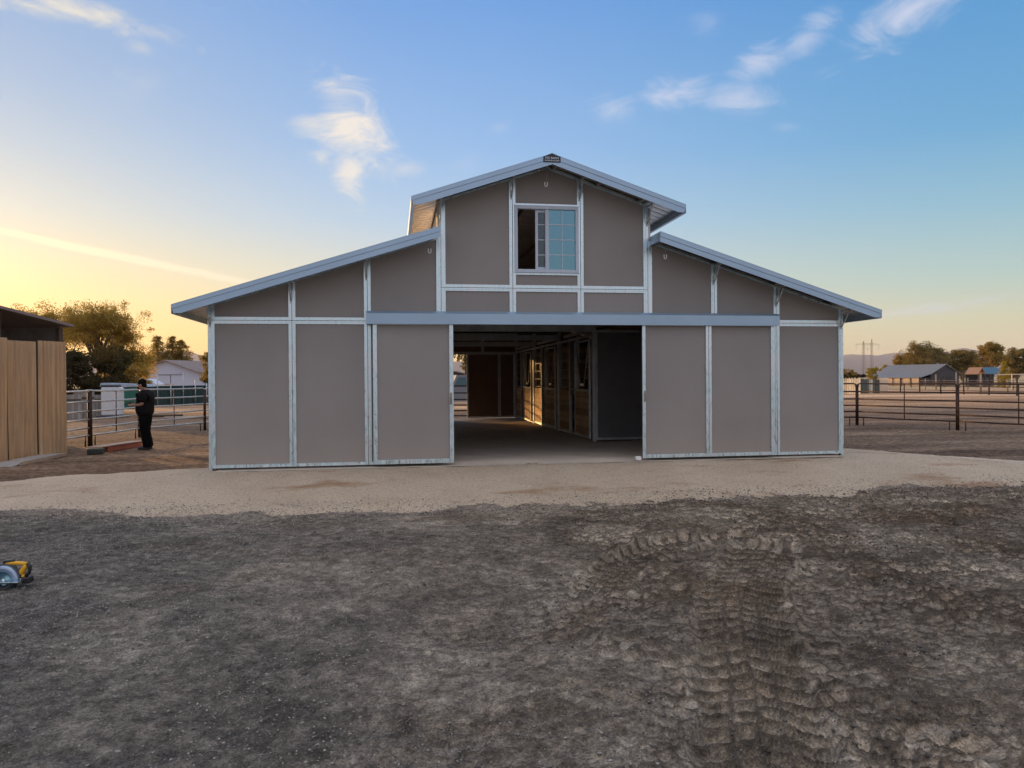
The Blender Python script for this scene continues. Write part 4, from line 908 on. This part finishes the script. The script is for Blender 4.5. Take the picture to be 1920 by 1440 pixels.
part('beam',MB().b2((-1.1,2.0,zz-.12),(1.6,2.1,zz)),M['ochre_wall'],pg)
GF='far paddock fences on the right'
rrow(1655,1965,86,62,1.3,M['rust'],'paddock_fence','dark paddock fence nearest the corral in the right field',3.4,1.65,(.35,.75,1.15),GF)
rrow(1660,1990,104,92,1.3,M['bark_pale'],'paddock_fence','thin pale paddock fence crossing the straw strip',4.2,1.5,(.6,1.2),GF)
rrow(1648,1960,122,118,1.3,M['bark'],'paddock_fence','farthest brown paddock fence below the grey barn',4.6,1.4,(.5,1.1),GF)
for i,(u,d,h,l) in enumerate(((1839,72,2.0,'pale wooden post standing alone in the right field'),(1793,100,2.3,'tall post rising behind the corral junction'),(1755,100,2.0,'pale post in front of the grey barn doorway'),(1889,74,1.4,'short pale post below the yellow tree'))):
    t=thing('wooden_post',l,'post',at(u,d),0,'pale posts in the right field'); part('shaft',MB().tube([(0,0,0),(0,0,h)],.085,8),M['bark_pale'],t); part('cap',MB().tube([(0,0,h),(0,0,h+.04)],.1,8),M['bark_pale'],t)
# pylon
py=thing('power_pylon','lattice power pylon standing before the mountains','pylon',at(1627,800),.1)
M['pylon']=simple('pylon_steel',(.22,.2,.18),.6,.3,.1,1,0)
def lattice(mb,x,z0,z1,w0,w1,n,r=.11):
    for s in((-1,-1),(1,-1),(1,1),(-1,1)): mb.tube([(x+s[0]*w0/2,s[1]*w0/2,z0),(x+s[0]*w1/2,s[1]*w1/2,z1)],r,4)
    for k in range(n):
        a=k/n;b=(k+1)/n; wa=w0+(w1-w0)*a; wb=w0+(w1-w0)*b; za=z0+(z1-z0)*a; zb=z0+(z1-z0)*b
        for y in(-1,1):
            mb.tube([(x-wa/2,y*wa/2,za),(x+wb/2,y*wb/2,zb)],r*.6,3); mb.tube([(x+wa/2,y*wa/2,za),(x-wb/2,y*wb/2,zb)],r*.6,3)
mb=MB(); zt=hz(1627,636,800)-GZ; za=hz(1627,645,800)-GZ
for x in(-5.2,5.2): lattice(mb,x,0,za,2.6,1.3,14); lattice(mb,x,za,zt-(2 if x<0 else 0),1.3,.3,3)
part('mast',mb,M['pylon'],py); mb=MB()
for dz in(0,1.6): mb.tube([(-15,0,za-1+dz*.3),(-5,0,za-1+dz),(5,0,za-1+dz),(15,0,za-1+dz*.3)],.12,4)
for k in range(10): mb.tube([(-5+k,0,za-1+(k%2)*1.6),(-4+k,0,za-1+((k+1)%2)*1.6)],.08,3)
part('crossarm',mb,M['pylon'],py); mb=MB()
for x in(-14,0,14): mb.tube([(x,0,za-1.2),(x,0,za-6)],.1,4)
mb.tube([(-5,0,za-1),(0,0,za-7),(5,0,za-1)],.1,4); part('insulator',mb,M['pylon'],py)
# behind the barn, seen through the rear gap
tr_=thing('pickup_truck','parked pale pickup truck beyond the rear doorway','truck',at(862,42),.06)
mb=MB(); mb.prism([(-2.3,.55),(-2.3,1.25),(-.6,1.3),(-.3,1.98),(1.0,1.98),(1.6,1.3),(2.6,1.2),(2.65,.55)],1.8,'xz',-.9); part('body',mb,simple('grey_car_paint',(.25,.27,.3),.3,.3,.05,2,0),tr_)
part('window',MB().prism([(-.45,1.35),(-.2,1.85),(.9,1.85),(1.35,1.35)],.02,'xz',-.925),simple('sky_lit_glass',(.18,.3,.36),.08,.5,.05,2,0),tr_)
for x in(-1.5,1.7): part('wheel',MB().tube([(x,-.93,.36),(x,-.7,.36)],.36,16),M['black'],tr_)
hs=gable('far_house','small house with low grey roof and glowing window seen through the rear doorway','house',at(852,100),.15,8,6,2.1,2.9,M['dark_wall'],M['grey_roof'],.5)
me=bpy.data.materials.new('lit_window'); me.use_nodes=True; bb=me.node_tree.nodes['Principled BSDF']; bb.inputs['Base Color'].default_value=(.8,.4,.1,1); bb.inputs['Emission Color'].default_value=(1,.42,.05,1); bb.inputs['Emission Strength'].default_value=.9
part('lit_window',MB().b2((-1.2,-.05,1.2),(1.0,-.01,1.95)),me,hs)
cp=thing('carport','low pale flat carport roof beside the far house','carport',at(880,85),.0)
part('roof',MB().b2((-2,-1.5,1.75),(2,1.5,1.95)),M['white_wall'],cp)
for x in(-1.8,1.8): part('post',MB().b2((x-.05,-1.4,0),(x+.05,-1.3,1.75)),M['white_wall'],cp)
# mountains
def mount():
    n=240; xs=np.linspace(-26000,26000,n); ys=np.array([0,600,1400,2300,3200,4200,5200]); prof=np.array([0,.25,.6,.85,1.0,.7,0])
    X,Y=np.meshgrid(xs,ys); hgt=560+150*fbm(xs/3200,xs*0,5,200)+60*fbm(xs/800,xs*0+3,3,210); Z=prof[:,None]*hgt[None,:]*(1+.18*fbm(X/900,Y/700,4,220)); 
    V=np.stack([X,Y+13500,Z+GZ],-1).reshape(-1,3); i=np.arange((n-1)*6); r=i//(n-1); c=i%(n-1); a=r*n+c; F=np.stack([a,a+1,a+n+1,a+n],1)
    me=bpy.data.meshes.new('mountains'); me.from_pydata(V.tolist(),[],F.tolist()); o=link('mountains',me,simple('mountain_slopes',(.22,.17,.14),.9,0,.3,.0006,0),None,True); tag(o,kind='structure'); return o
mount()
# ------------------------------------------------------------------ air
hm=bpy.data.materials.new('evening_haze'); hm.use_nodes=True; hn=hm.node_tree; hn.nodes.clear(); ho=N(hn,'ShaderNodeOutputMaterial'); pv=N(hn,'ShaderNodeVolumePrincipled')
pv.inputs['Color'].default_value=(.86,.84,.86,1); pv.inputs['Density'].default_value=2.6e-5; pv.inputs['Anisotropy'].default_value=0.3; hn.links.new(pv.outputs[0],ho.inputs['Volume'])
TOPZ=max(v.co.z for v in bpy.data.objects['mountains'].data.vertices)+12
hzb=MB().b2((-28000,-1500,GZ-1.2),(28000,19500,TOPZ)).build('haze',hm); tag(hzb,'thin warm evening haze lying over the plain','haze',kind='stuff')
# ------------------------------------------------------------------ person
def skin_obj(name,V,Ed,Rr,mat,parent,sub=2,root=0):
    me=bpy.data.meshes.new(name); me.from_pydata(V,Ed,[]); o=link(name,me,mat,parent)
    m=o.modifiers.new('skin','SKIN'); m.use_smooth_shade=True
    sv=me.skin_vertices[0].data if len(me.skin_vertices) else None
    if sv is None:
        bm=bmesh.new(); bm.from_mesh(me); bm.verts.layers.skin.verify(); bm.to_mesh(me); bm.free(); sv=me.skin_vertices[0].data
    for i,r in enumerate(Rr): sv[i].radius=(r,r) if not isinstance(r,tuple) else r; sv[i].use_root=(i==root)
    s=o.modifiers.new('sub','SUBSURF'); s.levels=sub; s.render_levels=sub; return o
M['skin']=simple('skin',(.36,.21,.15),.6,0,.08,8,0); M['cloth']=simple('black_cotton',(.011,.011,.013),.95,0,.5,5,.6,.02,spec=.12); M['denim']=simple('black_trousers',(.006,.006,.007),.95,0,.3,9,.3,.005,spec=.05); M['hair']=simple('dark_hair',(.008,.006,.005),.8,0,.3,40,.4,.004,spec=.08)
PX,PY=-8.80,7.47
# local frame: +x is where the person faces (towards photo-left), +y to their left
per=thing('person','person in black T-shirt and trousers looking down at a device beside the corral','person',(PX,PY,GZ),PI-YAW+.12)
V=[];Ed=[];Rr=[]
def jn(p,r,par=None):
    V.append(p);Rr.append(r); i=len(V)-1
    if par is not None: Ed.append((par,i))
    return i
pel=jn((0,0,.93),(.11,.12)); bel=jn((.03,0,1.08),(.12,.13),pel); che=jn((.0,0,1.27),(.13,.165),bel); sho=jn((-.02,0,1.42),(.10,.13),che); nek=jn((.04,0,1.52),.055,sho); hb=jn((.085,0,1.60),(.078,.07),nek); ht=jn((.105,0,1.70),(.09,.075),hb); hf=jn((.17,0,1.60),.045,hb)
no=jn((.205,0,1.625),.014,hf)
hands=[]
for s in(-1,1):
    hp=jn((0,s*.09,.90),.10,pel); kn=jn(((.05 if s<0 else -.02),s*.11,.49),.065,hp); an=jn(((-.04 if s<0 else -.09),s*.12,.09),.045,kn); toe=jn(((.1 if s<0 else .06),s*.14,.04),.035,an)
    sh_=jn((-.02,s*.19,1.42),.065,sho); el=jn((-.0,s*.26,1.14),.045,sh_); wr=jn((.24,s*.13,1.12),.03,el); pa=jn((.31,s*.09,1.13),(.022,.038),wr)
    for q in range(4):
        f1=jn((.36,s*(.06+.022*q),1.135-.006*q),.0095,pa); f2=jn((.385,s*(.035+.022*q),1.15-.004*q),.0085,f1); jn((.375,s*(.015+.02*q),1.168-.003*q),.0075,f2)
    t1=jn((.30,s*.055,1.155),.011,wr); jn((.335,s*.035,1.168),.009,t1)
body=skin_obj('body',V,Ed,Rr,M['skin'],per)
# clothing
V2=[(0,0,.80),(.03,0,1.06),(.0,0,1.27),(-.02,0,1.41),(.02,0,1.48)]; R2=[(.24,.23),(.26,.235),(.235,.235),(.18,.19),(.09,.09)]; E2=[(0,1),(1,2),(2,3),(3,4)]
for s in(-1,1):
    n=len(V2); V2+=[(-.02,s*.20,1.41),(-.01,s*.245,1.25),(.0,s*.255,1.19)]; R2+=[.11,.10,.10]; E2+=[(3,n),(n,n+1),(n+1,n+2)]
skin_obj('shirt',V2,E2,R2,M['cloth'],per)
V3=[(0,0,1.02),(0,0,.9)]; R3=[(.17,.18),(.2,.205)]; E3=[(0,1)]
for s in(-1,1):
    n=len(V3); V3+=[(0,s*.10,.84),((.055 if s<0 else -.015),s*.115,.49),((-.03 if s<0 else -.08),s*.125,.12),((-.025 if s<0 else -.075),s*.125,.055)]; R3+=[.15,.125,.115,.12]; E3+=[(1,n),(n,n+1),(n+1,n+2),(n+2,n+3)]
skin_obj('trousers',V3,E3,R3,M['denim'],per,root=1)
for s in(-1,1):
    x=-.03 if s<0 else -.07; mb=MB(); mb.sphere((x+.07,s*.135,.045),(.155,.052,.05),14,8); mb.b2((x-.085,s*.135-.048,0.0),(x+.22,s*.135+.048,.022),.01); mb.build('shoe',M['black'],per)
mb=MB(); R_=Matrix.Rotation(rad(28),3,'Y'); mb.sphere((.085,0,1.70),(.108,.092,.085),16,10,R_); mb.sphere((.04,0,1.63),(.07,.082,.09),14,8,R_); mb.build('hair',M['hair'],per)
for s in(-1,1): mb=MB(); mb.sphere((.085,s*.078,1.625),(.02,.012,.03),8,6); mb.build('ear',M['skin'],per)
mb=MB(); 
for s in(-1,1): mb.sphere((.19,s*.03,1.645),(.012,.014,.008),8,6)
mb.build('eye',M['hair'],per)
mb=MB(); mb.sphere((.175,0,1.555),(.04,.035,.03),8,6); mb.build('beard',M['hair'],per)
Rp=per.matrix_basis
ph=thing('tablet','thin dark tablet held in the person\'s hands','tablet',Vector((PX,PY,GZ))+Matrix.Rotation(PI-YAW+.12,3,'Z')@Vector((.40,0,1.165)),PI-YAW+.12)
part('case',MB().box((0,0,0),(.19,.14,.012),Matrix.Rotation(rad(22),3,'Y'),.003),M['black'],ph); part('screen',MB().box((0.003,0,.009),(.17,.12,.002),Matrix.Rotation(rad(22),3,'Y')),M['dark_glass'],ph)
# ------------------------------------------------------------------ loose stuff on the ground
def scatter_mesh(name,base_v,base_f,P_,S,mat,seed,flat=.6):
    rn=np.random.default_rng(seed); n=len(P_); bv=np.array(base_v); nv=len(bv)
    a=rn.random(n)*2*np.pi; ca,sa=np.cos(a),np.sin(a); v=bv[None]*(1+.35*rn.normal(size=(n,nv,1)))*S[:,None,None]*np.array((1,.75,flat))
    x=v[:,:,0]*ca[:,None]-v[:,:,1]*sa[:,None]; y=v[:,:,0]*sa[:,None]+v[:,:,1]*ca[:,None]
    V=np.stack([x,y,v[:,:,2]],-1)+P_[:,None,:]; F=(np.array(base_f)[None]+np.arange(n)[:,None,None]*nv).reshape(-1,len(base_f[0]))
    me=bpy.data.meshes.new(name); k=F.shape[1]; me.vertices.add(n*nv); me.vertices.foreach_set('co',V.ravel().astype(np.float32)); me.loops.add(F.size); me.loops.foreach_set('vertex_index',F.ravel().astype(np.int32))
    me.polygons.add(len(F)); me.polygons.foreach_set('loop_start',np.arange(0,F.size,k,dtype=np.int32)); me.update(calc_edges=True); return link(name,me,mat)
oct_v=[(1,0,0),(-1,0,0),(0,1,0),(0,-1,0),(0,0,1),(0,0,-1)]; oct_f=[(0,2,4),(2,1,4),(1,3,4),(3,0,4),(2,0,5),(1,2,5),(3,1,5),(0,3,5)]
rn=np.random.default_rng(5)
def pts(n,f,xr=(-7,7.5),yr=(-10.6,-2.2)):
    out=[]; 
    while len(out)<n:
        X=rn.uniform(*xr,n*3);Y=yr[0]+(yr[1]-yr[0])*rn.random(n*3)**1.15; k=rn.random(n*3)<f(X,Y); out+=list(zip(X[k],Y[k]))
    a=np.array(out[:n]); return np.column_stack([a,gh(a[:,0],a[:,1])])
def speck(name,c1,c2,rough=.85):
    m,nt,b=newmat(name); n=noise(nt,pos(nt),30,2); nt.links.new(ramp(nt,n,[(.35,c1),(.65,c2)]),b.inputs['Base Color']); b.inputs['Roughness'].default_value=rough; return m
pp=pts(34000,lambda X,Y:np.clip((-X-.2)/5,.04,1)*(.35+.65*sstep(-.35,.3,fbm(X*.8,Y*.8,3,300)+.15)))
o=scatter_mesh('loose_gravel',oct_v,oct_f,pp,.004+.009*rn.random(len(pp))**2.2,speck('grey_stones',(.09,.085,.078),(.42,.39,.35)),1); tag(o,'scattered grey gravel stones on the dark ground','gravel',kind='stuff')
pp=pts(14000,lambda X,Y:np.clip((X+3.5)/5,.06,1)*sstep(-.2,.5,fbm(X*1.1,Y*1.1,3,310)+.1))
o=scatter_mesh('dirt_clods',oct_v,oct_f,pp,.005+.017*rn.random(len(pp))**3,speck('soil_clods',(.06,.05,.043),(.15,.13,.115)),2,.7); tag(o,'small crumbled clods of dark earth','soil clods',kind='stuff')
pp=pts(12000,lambda X,Y:np.clip(1-np.abs(pad_sd(X,Y)-.0)/.8,0,1)**1.5,yr=(-3.6,-1.5),xr=(-9,9)); 
o=scatter_mesh('pad_edge_gravel',oct_v,oct_f,pp,.006+.012*rn.random(len(pp))**2,speck('mixed_stones',(.12,.11,.1),(.55,.47,.38)),3); tag(o,'loose stones along the front edge of the pale gravel pad','gravel',kind='stuff')
pp=pts(9000,lambda X,Y:sstep(.1,.8,pad_sd(X,Y)),yr=(-2.6,-.1),xr=(-9,9))
o=scatter_mesh('pad_stones',oct_v,oct_f,pp,.004+.008*rn.random(len(pp))**2,speck('tan_stones',(.2,.16,.12),(.5,.43,.36)),4); tag(o,'small stones lying on the pale gravel pad','gravel',kind='stuff')
def straw(name,P_,seed,lmin,lmax,w_,mat,lift=.02):
    rn=np.random.default_rng(seed); n=len(P_); L=lmin+(lmax-lmin)*rn.random(n)**1.5; a=rn.random(n)*2*np.pi; el=rn.normal(0,.16,n); V=[];k=4; bend=rn.normal(0,.35,n)
    pts_=[]; 
    for i in range(k+1):
        t=i/k-.5; aa=a+bend*t; pts_.append(np.column_stack([P_[:,0]+np.cos(aa)*L*t,P_[:,1]+np.sin(aa)*L*t,P_[:,2]+.004+lift*rn.random(n)*0+np.abs(el)*L*(t+.5)*.8]))
    side=np.column_stack([-np.sin(a),np.cos(a),np.zeros(n)])*w_/2; arr=[]
    for q in pts_: arr+= [q-side,q+side+np.array((0,0,w_*.4))]
    V=np.stack(arr,1); nv=V.shape[1]; f=np.array([(2*i,2*i+2,2*i+3,2*i+1) for i in range(k)]); F=(f[None]+np.arange(n)[:,None,None]*nv).reshape(-1,4)
    me=bpy.data.meshes.new(name); me.vertices.add(n*nv); me.vertices.foreach_set('co',V.ravel().astype(np.float32)); me.loops.add(F.size); me.loops.foreach_set('vertex_index',F.ravel().astype(np.int32)); me.polygons.add(len(F)); me.polygons.foreach_set('loop_start',np.arange(0,F.size,4,dtype=np.int32)); me.update(calc_edges=True); return link(name,me,mat)
sp1=pts(9000,lambda X,Y:.15+sstep(.0,.6,fbm(X*.9,Y*.9,3,320)))
cl=[]
for (cx,cy,r,n) in ((-2.42,-9.0,.22,330),(-3.3,-7.0,.3,160),(-2.6,-6.2,.35,150),(-1.7,-8.9,.3,380),(-1.9,-9.4,.25,200),(1.9,-8.9,.4,240),(-3.7,-8.4,.4,180),(2.8,-8.6,.4,160),(.4,-9.2,.3,120),(3.6,-5.2,.4,120)):
    a=rn.normal(size=(n,2))*r*.6+np.array((cx,cy)); cl.append(np.column_stack([a,gh(a[:,0],a[:,1])+rn.random(n)*.015]))
P_=np.concatenate([sp1]+cl); o=straw('dry_straw',P_,6,.015,.075,.0016,speck('straw',(.15,.12,.085),(.33,.27,.19))); tag(o,'thin dry straw and dead grass strewn over the dirt','straw',kind='stuff')
# ------------------------------------------------------------------ world
SAZ,SEL=rad(-36),rad(4.2)
world=bpy.data.worlds.new('World'); sc.world=world; world.use_nodes=True; nt=world.node_tree; nt.nodes.clear()
out=N(nt,'ShaderNodeOutputWorld'); bg=N(nt,'ShaderNodeBackground'); nt.links.new(bg.outputs[0],out.inputs[0])
sky=N(nt,'ShaderNodeTexSky'); sky.sky_type='NISHITA'; sky.sun_disc=False; sky.sun_elevation=SEL; sky.sun_rotation=SAZ; sky.dust_density=1.5; sky.ozone_density=2.
tc=N(nt,'ShaderNodeTexCoord').outputs['Generated']; sx=N(nt,'ShaderNodeSeparateXYZ'); nt.links.new(tc,sx.inputs[0]); dx,dy,dz=sx.outputs
el=math_(nt,'MULTIPLY',math_(nt,'ARCSINE',dz),180/PI); az=math_(nt,'MULTIPLY',math_(nt,'ARCTAN2',dx,dy),180/PI)
def srgb(r,g,b):
    f=lambda c:(c/12.92 if c<=.04045 else ((c+.055)/1.055)**2.4); return tuple(f(q/255) for q in(r,g,b))
def skyramp(st):
    e=math_(nt,'DIVIDE',math_(nt,'MAXIMUM',el,0.),60.); return ramp(nt,e,[(a/60,srgb(*c)) for a,c in st])
left=skyramp([(0,(255,196,105)),(3,(253,208,124)),(5.5,(240,212,150)),(8,(222,210,176)),(11,(198,203,199)),(15,(172,190,207)),(19,(152,178,210)),(27,(122,162,212)),(60,(70,110,185))])
cent=skyramp([(0,(250,206,140)),(3.5,(240,214,166)),(7.5,(210,212,200)),(12,(172,198,224)),(17,(142,181,226)),(27,(104,155,219)),(60,(58,104,180))])
right=skyramp([(0,(230,200,162)),(1.5,(226,208,172)),(3.8,(212,210,180)),(6.5,(180,202,196)),(11,(142,186,206)),(16,(104,166,209)),(27,(70,142,205)),(60,(44,92,165))])
back=skyramp([(0,(208,198,194)),(6,(206,199,204)),(14,(198,198,212)),(27,(188,194,213)),(60,(182,184,198))])
azs=math_(nt,'ADD',az,36.)
def rngw(val,a,b_):
    r=N(nt,'ShaderNodeMapRange'); r.interpolation_type='SMOOTHSTEP'; r.inputs['From Min'].default_value=a; r.inputs['From Max'].default_value=b_; nt.links.new(val,r.inputs['Value']); return r.outputs[0]
aabs=math_(nt,'ABSOLUTE',azs)  # -36 -> 0 ; wraps acceptably behind
c=mix(nt,rngw(aabs,8,42),left,cent); c=mix(nt,rngw(aabs,38,82),c,right)
bk_=rngw(math_(nt,'MULTIPLY',dy,-1.),-.35,.5); c=mix(nt,bk_,c,mix(nt,1.,back,(1.12,1.08,1.05),'MULTIPLY'))
top=rngw(dz,.62,.95); c=mix(nt,top,c,tuple(x*2.3 for x in srgb(190,186,188)))
glow=math_(nt,'POWER',2.718,math_(nt,'MULTIPLY',math_(nt,'ADD',math_(nt,'MULTIPLY',azs,azs),math_(nt,'MULTIPLY',math_(nt,'MULTIPLY',math_(nt,'SUBTRACT',el,2.),math_(nt,'SUBTRACT',el,2.)),2.)),-1/17.))
c=mix(nt,glow,c,(5.5,2.7,.9))
# clouds: ragged wisps placed by direction
cn=noise(nt,mapping(nt,tc,(4,4,8)),3.2,8,.66,.9); cn2=noise(nt,mapping(nt,tc,(3,3,14),(0,.35,0)),4.,6,.6,.8)
def dirof(u,v):
    d=(FW+RT*((u-960)/FPX)-UP*((v-720)/FPX)).normalized(); return math.degrees(math.atan2(d.x,d.y)),math.degrees(math.asin(d.z))
cl=None
for (u,v,ru,rv,rot_,st,which) in ((655,240,105,78,-50,1.5,0),(655,315,40,62,0,1.3,0),(590,235,50,30,0,.8,0),(762,316,42,18,10,.55,0),(150,22,170,26,-8,1.0,0),(268,90,30,18,0,.45,0),(60,12,110,18,-5,.9,0),
    (1270,172,90,32,5,1.0,0),(1385,182,85,36,-12,.8,0),(1150,205,60,40,0,.75,0),(1425,118,75,34,18,.9,0),(1515,70,75,32,32,.8,0),(1700,22,120,44,26,1.1,0),(935,240,30,16,0,.3,0),(1330,45,40,26,0,.25,0),(235,483,310,9,-9.5,.9,2),(1750,580,170,16,6,.5,1),(880,300,60,30,20,.22,0),(270,160,60,40,20,.15,0),(1470,240,30,18,0,.3,0)):
    a0,e0=dirof(u,v); du=math_(nt,'MULTIPLY',math_(nt,'SUBTRACT',az,a0),math.cos(rad(e0))*FPX*rad(1)); dv_=math_(nt,'MULTIPLY',math_(nt,'SUBTRACT',el,e0),FPX*rad(1))
    c_,s_=math.cos(rad(rot_)),math.sin(rad(rot_))
    p=math_(nt,'DIVIDE',math_(nt,'ADD',math_(nt,'MULTIPLY',du,c_),math_(nt,'MULTIPLY',dv_,s_)),ru); q=math_(nt,'DIVIDE',math_(nt,'SUBTRACT',math_(nt,'MULTIPLY',dv_,c_),math_(nt,'MULTIPLY',du,s_)),rv)
    r2=math_(nt,'SQRT',math_(nt,'ADD',math_(nt,'MULTIPLY',p,p),math_(nt,'MULTIPLY',q,q)))
    nn={0:cn,1:cn2,2:cn2}[which]; amp={0:2.6,1:2.2,2:.8}[which]
    val=math_(nt,'SUBTRACT',math_(nt,'ADD',1.05,math_(nt,'MULTIPLY',math_(nt,'SUBTRACT',nn,.5),amp)),r2)
    m=math_(nt,'MULTIPLY',rngw(val,0,.7 if which==2 else 1.35),st*.74); cl=m if cl is None else math_(nt,'MAXIMUM',cl,m)
ccol=mix(nt,rngw(aabs,5,60),srgb(255,236,196),srgb(214,216,232))
c=mix(nt,cl,c,ccol)
mxa=mix(nt,1.,c,mix(nt,1.,sky.outputs[0],(.035,.035,.035),'MULTIPLY'),'ADD')
nt.links.new(mxa,bg.inputs['Color']); bg.inputs['Strength'].default_value=1.0
# sun
sl=bpy.data.lights.new('sun','SUN'); sl.energy=5.0; sl.angle=rad(.6); sl.color=(1,.55,.2); so=bpy.data.objects.new('sun',sl); COL.objects.link(so)
sd=Vector((math.sin(SAZ)*math.cos(SEL),math.cos(SAZ)*math.cos(SEL),math.sin(SEL))); so.rotation_euler=sd.to_track_quat('Z','Y').to_euler(); so.location=(0,0,30)
# camera
cam=bpy.data.cameras.new('camera'); cam.sensor_width=36; cam.lens=FPX/1920*36; cam.clip_end=60000; cam.clip_start=.05
co=bpy.data.objects.new('camera',cam); COL.objects.link(co); R=Matrix((RT,UP,-FW)).transposed(); co.matrix_world=Matrix.Translation(CP)@R.to_4x4(); sc.camera=co
sc.view_settings.view_transform='Standard'; sc.view_settings.look='None'; sc.view_settings.exposure=0; sc.view_settings.gamma=1
sc.render.engine='CYCLES'; sc.cycles.use_denoising=True; sc.cycles.max_bounces=8; sc.cycles.transparent_max_bounces=12
